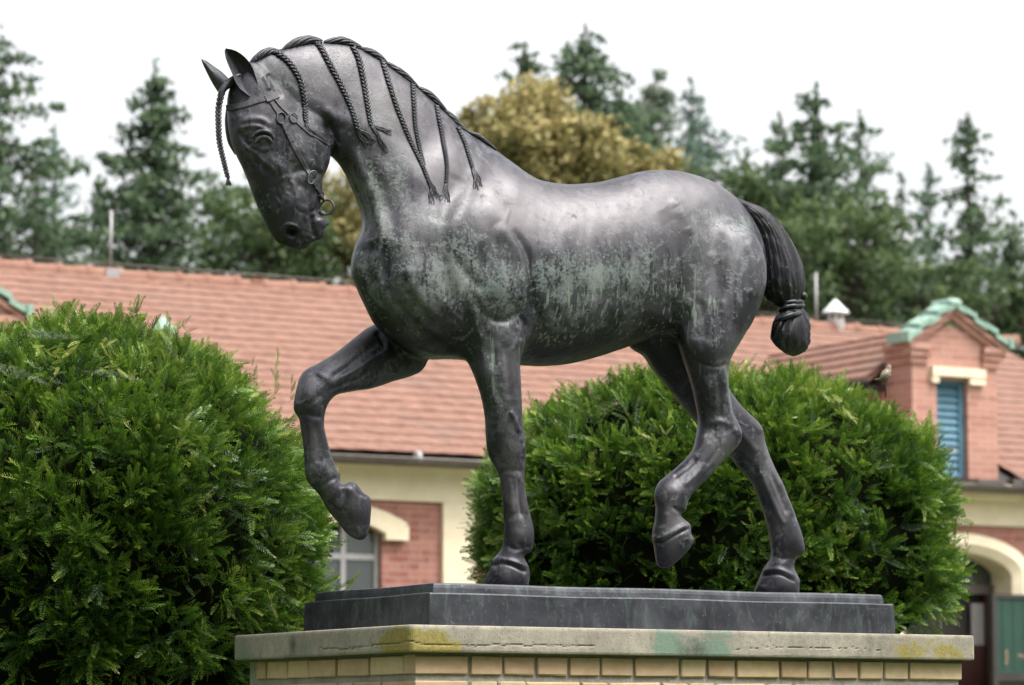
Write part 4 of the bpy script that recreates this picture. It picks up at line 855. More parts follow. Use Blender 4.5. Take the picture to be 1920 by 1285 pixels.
def ctrl_r(u, m):
    """local radius: blurred sqrt of the inflation, spread outwards"""
    r = np.sqrt(np.maximum(u, 0)); w_ = m.astype(float); a = r * w_
    for k in range(7):
        for ax in (0, 1):
            q = 2 + k * 2
            a = (np.roll(a, q, ax) + a + np.roll(a, -q, ax)) / 3; w_ = (np.roll(w_, q, ax) + w_ + np.roll(w_, -q, ax)) / 3
    return np.maximum(a / np.maximum(w_, 1e-6), 9.)
for P in PARTS:
    (i0, i1, j0, j1), U, s, W0, g2 = part_field(P)
    k_ = P.get('sm', .022)
    for i in range(i0, i1):                           # slab by slab keeps memory low
        a = i - i0
        ww = (gw[None, :] - W0[a][:, None]); s2 = (s[a] ** 2)[:, None]
        f = (ww ** 2 / s2 - U[a][:, None]) / np.sqrt(4 * ww ** 2 / s2 ** 2 + g2[a][:, None] + 1e-4)
        f = np.clip(f, -1, 1)
        o = F3[i, j0:j1, :]; h = np.clip(.5 + .5 * (o - f) / k_, 0, 1)
        F3[i, j0:j1, :] = o * (1 - h) + f * h - k_ * h * (1 - h)
def surface_nets(F):
    ins = F < 0; nx, ny, nz = F.shape
    c = ins[:-1, :-1, :-1].astype(np.uint8)
    for dx, dy, dz in ((1,0,0),(0,1,0),(0,0,1),(1,1,0),(1,0,1),(0,1,1),(1,1,1)):
        c += ins[dx:nx-1+dx, dy:ny-1+dy, dz:nz-1+dz]
    act = (c > 0) & (c < 8); ijk = np.argwhere(act); idx = np.full(act.shape, -1, np.int32); idx[act] = np.arange(len(ijk))
    offs = np.array([(a, b, d) for a in (0,1) for b in (0,1) for d in (0,1)])
    val = np.stack([F[ijk[:,0]+o[0], ijk[:,1]+o[1], ijk[:,2]+o[2]] for o in offs], 1)
    acc = np.zeros((len(ijk), 3)); cnt = np.zeros(len(ijk))
    for a in range(8):
        for b in range(a + 1, 8):
            if np.abs(offs[a] - offs[b]).sum() != 1: continue
            cr = (val[:, a] < 0) != (val[:, b] < 0); t = val[:, a] / np.where(cr, val[:, a] - val[:, b], 1)
            acc += np.where(cr[:, None], offs[a] + t[:, None] * (offs[b] - offs[a]), 0); cnt += cr
    V = ijk + acc / cnt[:, None]
    Q = []
    for ax in range(3):
        sl0 = [slice(None)] * 3; sl1 = [slice(None)] * 3; sl0[ax] = slice(0, -1); sl1[ax] = slice(1, None)
        a = ins[tuple(sl0)]; b = ins[tuple(sl1)]; e = np.argwhere(a != b)
        o1, o2 = [(ax + 1) % 3, (ax + 2) % 3]
        e = e[(e[:, o1] > 0) & (e[:, o2] > 0) & (e[:, o1] < ins.shape[o1] - 1) & (e[:, o2] < ins.shape[o2] - 1)]
        flip = a[e[:,0], e[:,1], e[:,2]]
        q = []
        for d1, d2 in ((-1,-1),(0,-1),(0,0),(-1,0)):
            g = e.copy(); g[:, o1] += d1; g[:, o2] += d2; q.append(idx[g[:,0], g[:,1], g[:,2]])
        q = np.stack(q, 1); q[~flip] = q[~flip][:, ::-1]; Q.append(q)
    return V, np.concatenate(Q)
V, Q = surface_nets(F3)
del F3
PXv = gx[0] + V[:, 0] * M_PX; PYv = gy[0] + V[:, 1] * M_PX; Wv = gw[0] + V[:, 2] * DW
def px_to_world(PXv, PYv, Wv):
    a = (PXv - CX) / FPX; v = (CY - PYv) / FPX; dy = CP - v * SP; dz = SP + v * CP
    t = (Wv + YS0) / (dy - a * T30)
    return np.stack([a * t, dy * t, EYE + dz * t], 1)
X = px_to_world(PXv, PYv, Wv)
# the grid axes (px right, py down, depth) are left-handed or right-handed: make normals point outward
def vnormals(X, Q):
    n = np.cross(X[Q[:, 2]] - X[Q[:, 0]], X[Q[:, 3]] - X[Q[:, 1]]); N = np.zeros_like(X)
    for k in range(4):
        for c in range(3): N[:, c] += np.bincount(Q[:, k], n[:, c], len(X))
    return N / np.maximum(np.linalg.norm(N, axis=1, keepdims=True), 1e-12)
def laplace(X, Q, it, lam=.5):
    E = np.concatenate([Q[:, [0,1]], Q[:, [1,2]], Q[:, [2,3]], Q[:, [3,0]]]); n = len(X)
    deg = np.bincount(E[:, 0], minlength=n) + np.bincount(E[:, 1], minlength=n)
    for _ in range(it):
        S = np.zeros_like(X)
        for c in range(3): S[:, c] = np.bincount(E[:, 0], X[E[:, 1], c], n) + np.bincount(E[:, 1], X[E[:, 0], c], n)
        X = X + lam * (S / deg[:, None] - X)
    return X
X = laplace(X, Q, 5)
X = laplace(laplace(X, Q, 1, .6), Q, 1, -.55)
N = vnormals(X, Q)
topi = np.argmax(X[:, 2])
if N[topi, 2] < 0: Q = Q[:, ::-1]; N = -N
print('horse mesh', len(X), len(Q), round(time.time() - t_h, 1))
# ---- sculpted relief: strokes drawn over the near side, in millimetres (ridge > 0, groove < 0)
DX0, DY0, DST = 360, 60, 1.0
dnx, dny = 1181, 1081
DM = np.zeros((dnx, dny), np.float32)
def stroke(pts, width, amp, taper=True):
    P = smooth_poly(pts, 2, closed=False) if len(pts) > 2 else np.array(pts, float)
    x0, y0 = P.min(0) - width * 3 - 2; x1, y1 = P.max(0) + width * 3 + 2
    i0, i1 = max(0, int(x0 - DX0)), min(dnx, int(x1 - DX0)); j0, j1 = max(0, int(y0 - DY0)), min(dny, int(y1 - DY0))
    PX, PY = np.meshgrid(np.arange(i0, i1) + DX0, np.arange(j0, j1) + DY0, indexing='ij')
    best = np.full(PX.shape, 1e18); tt = np.zeros(PX.shape); n = len(P)
    for i in range(n - 1):
        a = P[i]; d = P[i+1] - a; L = max((d ** 2).sum(), 1e-9)
        t = np.clip(((PX - a[0]) * d[0] + (PY - a[1]) * d[1]) / L, 0, 1)
        q = (PX - a[0] - t * d[0]) ** 2 + (PY - a[1] - t * d[1]) ** 2
        k = q < best; best = np.where(k, q, best); tt = np.where(k, (i + t) / (n - 1), tt)
    g = np.exp(-best / (2 * (width * .5) ** 2))
    if taper: g = g * np.clip(np.sin(np.pi * np.clip(tt, .0, 1)) * 2.2 + .08, 0, 1)
    DM[i0:i1, j0:j1] += (amp * .001 * g).astype(np.float32)
def bump_(x, y, rx, ry, amp, ang=0):
    r = max(rx, ry) * 2.6; i0, i1 = max(0, int(x - r - DX0)), min(dnx, int(x + r - DX0)); j0, j1 = max(0, int(y - r - DY0)), min(dny, int(y + r - DY0))
    PX, PY = np.meshgrid(np.arange(i0, i1) + DX0 - x, np.arange(j0, j1) + DY0 - y, indexing='ij'); c, s = math.cos(math.radians(ang)), math.sin(math.radians(ang))
    a = (PX * c + PY * s) / rx; b = (-PX * s + PY * c) / ry
    DM[i0:i1, j0:j1] += (amp * .001 * np.exp(-(a * a + b * b) * 1.1)).astype(np.float32)
# head
stroke([(447,243),(462,238),(480,237),(497,243),(506,253)], 7, 7); stroke([(452,230),(470,224),(492,226),(508,238)], 9, 6)
stroke([(478,252),(490,246),(503,246),(508,252)], 4, 4); stroke([(476,257),(490,250),(506,252)], 4, -4)
bump_(495,265,17,12,-3,12); stroke([(482,276),(494,281),(507,278)], 5, 2); stroke([(486,285),(498,288),(512,280)], 6, -2)
stroke([(446,250),(458,262),(468,276)], 6, -4); stroke([(455,268),(468,282),(486,290)], 5, 3)
stroke([(478,291),(492,301),(505,312),(520,326)], 6, 3.5); stroke([(474,300),(488,312),(505,324)], 9, -3)
stroke([(500,296),(518,306),(534,322),(545,338)], 16, 5); stroke([(552,300),(550,322),(542,340)], 18, -4)
bump_(582,268,32,40,6); stroke([(545,330),(565,318),(590,322),(608,330)], 9, -7); stroke([(560,285),(568,305),(585,318)], 8, -3)
stroke([(520,345),(535,332),(546,340),(552,360),(556,385)], 7, 4); stroke([(505,390),(520,374),(537,362)], 6, -1.5); stroke([(537,360),(543,375),(552,392)], 7, 2)
stroke([(556,345),(572,352),(578,370),(570,388)], 10, -5); stroke([(552,386),(560,396),(572,400)], 5, -3)
stroke([(500,410),(512,395),(524,388)], 5, -2)
bump_(543,432,20,18,6); bump_(548,437,12,9,-34, 25); stroke([(527,434),(533,423),(546,421),(558,428),(562,442)], 4, 6); stroke([(560,452),(554,460),(540,458)], 5, 4)
stroke([(588,402),(586,418),(589,432),(590,448)], 5, -14); stroke([(572,405),(578,420),(577,440),(572,458)], 6, 3); stroke([(598,410),(604,425),(599,445)], 8, 5)
stroke([(582,400),(592,394),(598,388)], 5, -4); bump_(604,419,10,10,3); stroke([(563,455),(572,448),(585,450)], 4,-3)
for i in range(7): stroke([(583+i*5,226+i*5),(596+i*4,240+i*5),(612+i*1,258+i*4)], 2.5, 2.4 if i % 2 == 0 else -2.4)
stroke([(585,252),(600,263),(615,276)], 4, -4)
stroke([(446,290),(462,335),(480,385),(500,428)], 9, 3); stroke([(458,290),(474,335),(492,380)], 12, -3.5)
stroke([(455,225),(446,242),(449,262),(456,285)], 8, 3); stroke([(520,300),(528,330),(520,352),(530,372),(526,395)], 3.6, 1.8); stroke([(560,330),(566,350),(558,375)], 3.6, 1.6)
# behind the ear and jaw / neck line
stroke([(612,228),(625,250),(626,275),(618,298)], 9, -9); stroke([(600,205),(630,225),(640,255),(632,285)], 14, 6)
stroke([(500,140),(510,150),(517,165),(528,185)], 7, -6); stroke([(494,142),(502,156),(505,170)], 6, 5)
stroke([(640,290),(655,330),(672,370),(690,420),(700,450)], 16, -9); stroke([(660,275),(680,320),(700,370),(715,430),(712,460)], 14, 7)
stroke([(685,300),(715,350),(735,410),(740,460)], 20, -6)
stroke([(560,185),(640,225),(700,250),(760,300),(800,360)], 26, 5); stroke([(545,200),(600,235),(650,240)], 12, -5)
# chest
stroke([(702,455),(688,480),(690,510),(705,540)], 14, -8); stroke([(740,450),(722,490),(722,530),(745,570),(790,610)], 16, -7)
stroke([(675,470),(668,505),(680,550),(705,595)], 16, 5); stroke([(705,470),(702,505),(720,545),(760,590)], 16, 6)
stroke([(760,500),(775,540),(810,590),(850,620)], 18, 6); stroke([(760,545),(790,580),(835,612),(862,622)], 12, -6); stroke([(735,560),(770,600),(820,640),(860,655)], 10, -7)
stroke([(725,600),(760,630),(800,655),(860,668)], 14, 6)
# shoulder
stroke([(905,300),(880,360),(855,430),(850,500),(865,560)], 22, 6); stroke([(835,380),(830,450),(838,520),(858,575)], 18, -5)
stroke([(960,430),(985,470),(995,520),(992,570),(975,620)], 12, -11); stroke([(930,420),(965,460),(978,520),(970,575)], 20, 7)
bump_(930,540,50,40,9,-30); stroke([(885,545),(898,575),(925,600),(955,600),(980,580)], 9, -6); stroke([(880,500),(870,540),(875,590),(885,620)], 9, -5)
stroke([(905,440),(890,490),(900,530)], 18, 4); stroke([(880,575),(890,610),(905,640)], 10, 5); stroke([(975,590),(985,610),(975,640)], 6, -8); stroke([(970,610),(972,630),(960,660)], 5, 4)
bump_(965,350,30,22,4,35); bump_(935,345,22,16,-4,40)
# barrel and flank
stroke([(1265,378),(1285,410),(1302,450),(1306,500),(1298,560),(1275,605)], 13, 7); stroke([(1245,390),(1270,440),(1280,500),(1268,560),(1250,600)], 26, -9)
stroke([(1268,384),(1278,404),(1290,430)], 10, -2.5); stroke([(1258,378),(1268,382),(1280,410)], 9, 2); bump_(1270,378,12,8,1.5)
stroke([(1265,560),(1268,600),(1272,640)], 9, -9); stroke([(1235,600),(1255,570),(1268,540)], 8, 3)
for k in range(7): stroke([(1030+k*27,420),(1022+k*28,500),(1030+k*27,600)], 12, 1.5 if k % 2 else -1.3)
stroke([(990,600),(1050,640),(1120,640),(1180,610)], 26, -3)
# croup / thigh
stroke([(1310,350),(1345,400),(1365,460),(1370,540),(1355,600)], 24, 4); stroke([(1340,480),(1345,540),(1325,600),(1305,640)], 18, -4); stroke([(1395,470),(1400,530),(1388,590),(1372,640)], 14, -3)
bump_(1300,640,30,45,6,10); stroke([(1290,660),(1310,680),(1345,688),(1366,680)], 5, -4); stroke([(1318,690),(1330,730),(1335,770)], 14, 4); stroke([(1345,690),(1350,740),(1352,790)], 8, -5)
stroke([(1358,690),(1362,740),(1372,790),(1380,815)], 6, 6)
stroke([(1180,350),(1230,345),(1290,352),(1350,380)], 30, 3); stroke([(1290,400),(1320,430),(1335,480)], 16, -3); stroke([(1400,450),(1415,500),(1410,560)], 16, 3)
for k in range(0): stroke([(1268+k*9,378+k*3),(1272+k*10,395+k*4),(1282+k*11,420+k*5)], 4, 1.0 * (1 if k % 2 else -1))
stroke([(1285,560),(1300,600),(1296,650)], 10, 4); stroke([(1310,560),(1322,610),(1316,660)], 10, -4); stroke([(1350,560),(1360,600),(1352,650)], 10, 3)
stroke([(860,330),(840,370),(828,420)], 26, -4); stroke([(900,370),(930,400),(955,410)], 22, 3); stroke([(850,480),(880,520),(905,545)], 12, -4); stroke([(830,560),(850,590),(868,600)], 8, 4)
stroke([(985,560),(1010,590),(1018,630)], 12, -3); stroke([(1000,540),(1028,580),(1036,630)], 14, 2)
# hock, near hind
stroke([(1330,795),(1350,790),(1372,800)], 8, 4); bump_(1352,822,22,18,4,20); stroke([(1322,812),(1316,838),(1298,860)], 8, 5); stroke([(1340,815),(1348,835),(1335,860),(1312,884)], 6, -4)
stroke([(1308,858),(1288,878),(1262,896)], 6, -5); stroke([(1326,868),(1306,890),(1282,912)], 7, 5); stroke([(1340,872),(1318,896),(1298,918)], 4, -4)
bump_(1252,922,18,18,6); stroke([(1232,905),(1236,935),(1240,965),(1236,990)], 6, -4); stroke([(1262,950),(1272,958),(1284,958)], 5, -6); stroke([(1250,960),(1248,985),(1240,1005)], 8, 4)
stroke([(1224,1004),(1236,1010),(1252,1003),(1272,992),(1292,984)], 6, 8); stroke([(1228,1016),(1240,1018),(1256,1010),(1276,999),(1294,990)], 3.5, -7)
stroke([(1278,1032),(1279,1020),(1285,1012),(1293,1012)], 3, 4); stroke([(1234,1054),(1248,1058),(1264,1050),(1285,1032)], 3, 3)
# far hind lower leg
stroke([(1395,770),(1412,795),(1428,812)], 8, 4); bump_(1425,805,12,14,4); stroke([(1380,800),(1402,830),(1420,850)], 10, 6); stroke([(1378,850),(1400,868),(1425,885)], 10, -5)
stroke([(1420,872),(1438,915),(1460,965),(1472,985)], 7, 6); stroke([(1444,885),(1462,925),(1476,965)], 6, -6); stroke([(1462,900),(1476,935),(1488,970)], 5, 4)
bump_(1478,1012,20,18,5); stroke([(1450,1040),(1465,1048),(1490,1044)], 7, -4); stroke([(1428,1074),(1445,1068),(1465,1070),(1492,1082)], 6, 6); stroke([(1428,1080),(1450,1076),(1470,1079),(1492,1092)], 3.5, -8)
# near fore
stroke([(900,620),(908,680),(925,740),(935,790)], 14, 4); stroke([(945,640),(952,700),(956,750)], 10, -5); stroke([(960,650),(965,710),(966,760)], 9, 4); stroke([(925,650),(930,710),(940,760)], 8, -3)
stroke([(956,770),(966,790),(974,812)], 5, 7); bump_(955,845,26,30,4); stroke([(920,835),(935,860),(950,872)], 7, -3); stroke([(975,820),(983,840),(980,862)], 6, 4); stroke([(935,885),(960,882),(982,885)], 7, -4)
stroke([(955,895),(958,935),(962,965)], 8, 4); stroke([(972,895),(974,935),(978,970)], 4, -6); stroke([(982,900),(984,935),(988,965)], 4, 4)
bump_(975,1000,22,22,5); stroke([(950,1020),(965,1030),(985,1028)], 6, -4); bump_(975,1022,6,5,-5); bump_(990,1026,5,4,-5)
stroke([(918,1056),(935,1048),(955,1052),(975,1058),(990,1066)], 6, 6); stroke([(918,1062),(940,1056),(958,1060),(975,1068),(988,1074)], 4, -7)
# far fore (raised)
stroke([(704,622),(716,636),(718,652),(700,664)], 8, -9); stroke([(722,612),(738,640),(752,668)], 5, 4); stroke([(712,640),(680,664),(650,690),(620,708)], 9, -6); stroke([(722,655),(690,678),(662,696),(635,712)], 7, 6)
stroke([(700,690),(670,712),(640,722),(618,735)], 6, -5); stroke([(592,700),(606,706),(616,715)], 6, 5); stroke([(572,760),(590,752),(602,738)], 7, -4); stroke([(556,756),(566,758),(580,748)], 5, 4)
bump_(578,722,22,28,4); stroke([(562,772),(582,778),(604,782)], 9, -6); stroke([(590,790),(596,820),(600,850),(596,870)], 10, -4); stroke([(578,790),(580,830),(582,870)], 8, 4); stroke([(605,800),(612,840),(622,872)], 5, 4)
bump_(596,885,24,18,5); stroke([(580,910),(598,912),(618,902),(632,895)], 6, -5); stroke([(645,915),(650,935),(645,955),(660,975)], 6, -6); bump_(658,918,14,12,5); stroke([(625,940),(640,950),(650,972)], 8, 3)
stroke([(660,905),(672,925),(688,932)], 4, -4)
yy_ = np.arange(dny) + DY0; xx_ = np.arange(dnx) + DX0; boost = 1.15 + .25 * np.clip((xx_ - 640) / 60, 0, 1)[:, None] * np.clip((720 - yy_) / 80, 0, 1)[None]
DM = DM * boost
for k in range(9): pass
def dsample(M, px, py):
    x = np.clip(px - DX0, 0, dnx - 1.01); y = np.clip(py - DY0, 0, dny - 1.01); i = x.astype(int); j = y.astype(int); fx = x - i; fy = y - j
    return M[i, j] * (1-fx) * (1-fy) + M[i+1, j] * fx * (1-fy) + M[i, j+1] * (1-fx) * fy + M[i+1, j+1] * fx * fy
def world_to_px(X):
    dz = X[:, 2] - EYE; f = X[:, 1] * CP + dz * SP; u = -X[:, 1] * SP + dz * CP
    return CX + FPX * X[:, 0] / f, CY - FPX * u / f
px_, py_ = world_to_px(X)
# both flanks get the relief (a horse is symmetric); the silhouette rim is left alone
facing = np.abs(N[:, 1]); wgt = np.clip((facing - .12) / .35, 0, 1)
# low frequency unevenness of hand-modelled bronze
def vnoise(P, seed, f):
    r = np.random.default_rng(seed); o = 0
    for k in range(5):
        d = r.normal(size=3); d /= np.linalg.norm(d); o = o + np.sin((P @ d) * f * (1 + .35 * k) * 6.283 + r.random() * 6.28 + 1.5 * np.sin((P @ r.normal(size=3)) * f * 3))
    return o / 5
D = dsample(DM, px_, py_) * wgt + .0011 * vnoise(X, 3, 5.) + .0006 * vnoise(X, 4, 14.)
X = X + N * D[:, None]
# hooves stand flat on the plate
low = X[:, 2] < ZTOP - .001
X[low, 2] = ZTOP - .001
N = vnormals(X, Q)
# ---- patina maps painted over the flank with shade and sky sheen painted in
PM = np.zeros((3, dnx, dny), np.float32)               # 0 pale green crust, 1 black plus painted shade, 2 warm plus painted sheen
def blob(ch, x, y, rx, ry, amp, ang=0):
    r = max(rx, ry) * 2.2; i0, i1 = max(0, int(x - r - DX0)), min(dnx, int(x + r - DX0)); j0, j1 = max(0, int(y - r - DY0)), min(dny, int(y + r - DY0))
    if i1 <= i0 or j1 <= j0: return
    PX, PY = np.meshgrid(np.arange(i0, i1) + DX0 - x, np.arange(j0, j1) + DY0 - y, indexing='ij'); c, s = math.cos(math.radians(ang)), math.sin(math.radians(ang))
    a = (PX * c + PY * s) / rx; b = (-PX * s + PY * c) / ry
    PM[ch, i0:i1, j0:j1] += (amp * np.exp(-(a * a + b * b) * 1.2)).astype(np.float32)
for a in [(1120,520,110,45,1.),(1060,500,60,50,.8),(1200,500,90,50,.6),(1290,560,60,60,.5),(1330,480,60,80,.35),(880,500,60,60,.9),(800,560,70,35,.9),(690,520,30,50,.7),(820,500,50,60,.8),
          (930,570,50,40,.8),(750,460,60,60,.6),(690,380,40,80,.7,-12),(740,330,20,50,.7,-12),(640,130,60,60,.55),(520,140,40,30,.6),(720,210,40,60,.45),(830,400,60,50,.6),(960,520,50,60,.7),(1395,520,40,50,.35),(1400,420,25,18,.9),(1340,405,50,30,.5),
          (1080,600,110,50,.55),(920,660,40,60,.55),(930,760,25,60,.35),(700,350,40,60,.5),(600,340,25,30,.2),(760,330,30,50,.4),(1350,640,60,50,.45),(1340,760,30,50,.4),(780,620,40,20,.5,30),(1345,830,30,30,.6),(860,540,60,30,.5),
          (570,260,40,50,.3),(520,320,40,50,.25),(590,890,30,30,.4),(590,820,15,50,.25),(1440,900,30,90,.3),(1250,1010,30,50,.35),(970,1000,30,30,.3)]: blob(0, *a)
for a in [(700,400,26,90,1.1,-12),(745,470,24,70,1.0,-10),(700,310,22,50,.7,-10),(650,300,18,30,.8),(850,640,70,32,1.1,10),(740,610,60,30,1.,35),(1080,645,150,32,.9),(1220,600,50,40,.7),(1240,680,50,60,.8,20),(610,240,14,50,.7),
          (630,225,50,14,.5,20),(470,330,20,90,.3,-20),(545,455,35,18,.7),(1010,590,20,60,.5),(600,430,18,30,.5),(1270,620,12,50,.7),(735,650,30,20,.6),(1120,480,90,14,.5),(1010,480,14,60,.5),(1190,520,40,30,.3),(960,720,12,80,.4),(615,725,30,14,.5,-20),(500,290,60,90,.55),(560,400,50,60,.6),(600,260,20,60,.3),(690,560,20,60,.6),(880,650,20,40,.5),(1100,655,130,24,.5),(1420,860,14,40,.3),(1390,880,12,50,.7),(1300,700,12,60,.5),(1240,700,40,60,.8),(905,700,12,60,.5),(920,830,10,40,.5),(690,700,60,18,.5,-20),(610,760,10,30,.5),(660,940,16,30,.4),(1240,1000,14,30,.3),(1440,1000,10,50,.4),(985,880,8,60,.4)]: blob(1, *a)  # black patches, plus shade painted on belly, lower chest and inner legs
for a in [(1100,400,190,50,1.1),(940,360,60,45,1.,20),(1280,360,90,40,.8),(640,110,70,30,.8,10),(760,200,50,50,.6,45),(840,320,40,60,.6),(1330,460,60,90,.35),(970,400,60,50,.7),(1262,1000,20,50,.5),(1265,910,24,20,.5),(955,1080,25,18,.5),(960,940,10,40,.4),(1440,880,20,60,.3),(640,670,50,14,.4,-25),(620,160,60,40,.7),(700,190,40,60,.8),(760,250,40,60,.7),(820,300,40,60,.6),(560,130,40,30,.4),(720,260,30,50,.4),(955,700,16,80,.45),(950,850,18,60,.4),(972,960,14,60,.5),(590,840,14,50,.4),(580,730,16,30,.5),(665,950,20,40,.3),(1350,860,24,40,.5),(1420,830,14,30,.5),(1465,960,18,60,.45),(1465,1090,24,20,.5),(1340,560,30,60,.3),(800,420,50,50,.35),(700,330,30,60,.2),(500,200,30,30,.3),(560,300,20,60,.25),(470,300,10,60,.3),(1255,970,16,40,.5)]: blob(2, *a)  # pinkish bronze, with sky reflection on the back and leg highlights painted in
DRP = np.zeros((dnx, dny), np.float32)
PM = np.concatenate([PM, DRP[None]])
for a in [(1120,575,100,55,1.),(1050,600,45,55,.9),(1235,590,55,60,.9),(1295,570,50,60,.8),(1345,690,45,70,.7),(950,640,40,50,.8),(870,600,30,40,.7),(930,730,20,60,.5),(700,560,30,40,.4),(1340,560,60,60,.3)]: blob(3, *a)
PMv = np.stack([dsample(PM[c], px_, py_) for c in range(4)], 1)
def set_attr(me, name, arr):
    at_ = me.color_attributes.new(name, 'FLOAT_COLOR', 'POINT'); a = np.ones((len(arr), 4), np.float32); a[:, :arr.shape[1]] = np.clip(arr, 0, 2); at_.data.foreach_set('color', a.ravel())
def bronze(name, tint=1., use_attr=True, rough=.41, flat=(.2, .2, .1)):
    t = NT(name)
    if use_attr:
        a = t.n('ShaderNodeSeparateColor'); t.l(t.attr('patina_shading').outputs['Color'], a.inputs[0]); pale, blk_shade, warm_sheen = a.outputs[0], a.outputs[1], a.outputs[2]; drm = t.attr('patina_shading').outputs['Alpha']
    else:
        pale, blk_shade, warm_sheen = [t.n('ShaderNodeValue').outputs[0] for _ in range(3)]
        for o_, v in zip((pale, blk_shade, warm_sheen), flat): o_.default_value = v
        drm = t.n('ShaderNodeValue').outputs[0]; drm.default_value = .15
    p = t.pos(); pst = t.pos((1, 1, .14)); pdr = t.pos((1, 1, .06))
    cloud = t.noise(4.5, 5, .62, p, .4); fine = t.noise(70, 7, .72, p); streak = t.noise(34, 5, .62, pst, .25); med = t.noise(13, 6, .68, p, .8); wn = t.n('ShaderNodeTexNoise'); wn.inputs['Scale'].default_value = 6; wn.inputs['Detail'].default_value = 3; t.l(p, wn.inputs['Vector'])
    wa = t.n('ShaderNodeVectorMath', operation='MULTIPLY_ADD'); t.l(wn.outputs['Color'], wa.inputs[0]); wa.inputs[1].default_value = (.010, .010, 0); t.l(p, wa.inputs[2])
    wm = t.n('ShaderNodeMapping'); wm.inputs['Scale'].default_value = (1, 1, .04); t.l(wa.outputs[0], wm.inputs[0]); dr = t.noise(58, 2, .45, wm.outputs[0]); big = t.noise(6, 4, .6, t.pos((1, 1, .6)), .5)
    base = t.ramp(cloud, [(.3, (.006*tint, .006*tint, .009*tint)), (.5, (.021*tint, .0195*tint, .028*tint)), (.72, (.070*tint, .066*tint, .086*tint))])
    peel = t.rmp(t.math('ADD', t.math('MULTIPLY', med, .6), t.math('MULTIPLY', big, .55)), .585, .625)
    base = t.mix(t.math('MULTIPLY', peel, .62), base, t_col(t, fine, (.062*tint, .062*tint, .076*tint), (.108*tint, .106*tint, .122*tint)))
    base = t.mix(t.math('MULTIPLY', warm_sheen, .8), base, (.138*tint, .127*tint, .136*tint))
    base = t.mix(t.rmp(t.math('ADD', t.math('MULTIPLY', blk_shade, .8), t.math('MULTIPLY', t.math('SUBTRACT', med, .5), 2.2)), .3, .7), base, (.006, .006, .009))
    # thin chalky veil, then broken flakes, then running drips
    veil = t.math('MULTIPLY', t.rmp(t.math('ADD', big, t.math('MULTIPLY', streak, .6)), .62, 1.0), pale)
    base = t.mix(t.math('MULTIPLY', veil, .65), base, t_col(t, cloud, (.10, .125, .115), (.16, .165, .155)))
    f = t.math('ADD', t.math('MULTIPLY', fine, .62), t.math('MULTIPLY', med, .55)); f = t.math('ADD', f, t.math('MULTIPLY', pale, .10))
    flake = t.rmp(f, .665, .745)
    base = t.mix(t.math('MULTIPLY', flake, .62), base, t_col(t, cloud, (.13, .17, .155), (.20, .225, .215)))
    drip = t.math('MULTIPLY', t.rmp(dr, .60, .64), t.rmp(t.math('ADD', drm, t.math('MULTIPLY', big, 1.0)), .75, 1.05))
    base = t.mix(t.math('MULTIPLY', drip, .75), base, t_col(t, cloud, (.13, .18, .13), (.21, .235, .21)))
    dk = t.rmp(t.math('ADD', t.math('MULTIPLY', streak, .6), t.math('MULTIPLY', fine, .4)), .46, .38)
    base = t.mix(t.math('MULTIPLY', dk, t.rmp(warm_sheen, 0., .8, .85, .08)), base, (.006, .006, .010))
    ro = t.math('ADD', t.rmp(med, .3, .7, rough - .06, rough + .1), t.math('MULTIPLY', flake, .25)); ro = t.math('ADD', ro, t.math('MULTIPLY', warm_sheen, .04))
    t.set(base, ro, .25, .45)
    h = t.math('ADD', t.math('MULTIPLY', fine, .5), t.math('MULTIPLY', t.noise(140, 5, .7, p), .25)); h = t.math('ADD', h, t.math('MULTIPLY', flake, .3)); h = t.math('ADD', h, t.math('MULTIPLY', med, .5))
    t.bump(h, .45, .004); return t.m
M_BR = bronze('bronze_patina'); M_BR2 = bronze('bronze_hair', 1.0, False, .42, (.15, .45, .1)); M_BRT = bronze('bronze_tail', .62, False, .40, (.05, .75, .0)); M_BR3 = bronze('bronze_strap', .9, False, .38, (.1, .1, .3))
horse = empty('horse_statue', (S0 + A2 * 1.1)[:2] + (ZTOP,) if False else (S0.x + A2.x * 1.1, S0.y + .55, ZTOP), 'life-size dark bronze walking horse with plaited mane, lowered head and one raised foreleg', 'statue')
def hlink(name, me, mat, parent=None):
    o = link(name, me, mat); p = parent or horse; o.parent = p
    if p is horse: o.matrix_parent_inverse = Matrix.Translation(-horse.location)
    return o
bm_ = np_mesh('body', X, Q, True); set_attr(bm_, 'patina_shading', PMv)
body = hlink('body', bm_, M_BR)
bvh = BVHTree.FromPolygons([tuple(v) for v in X.tolist()], Q.tolist())
CAMP = Vector((0, 0, EYE))
def hit(px, py):
    d = Vector(raydir(px, py)).normalized(); h = bvh.ray_cast(CAMP, d)
    return (h[0], h[1]) if h[0] is not None else (None, None)
def P3(px, py, w): return Vector(px_to_world(np.array([px]), np.array([py]), np.array([w]))[0])
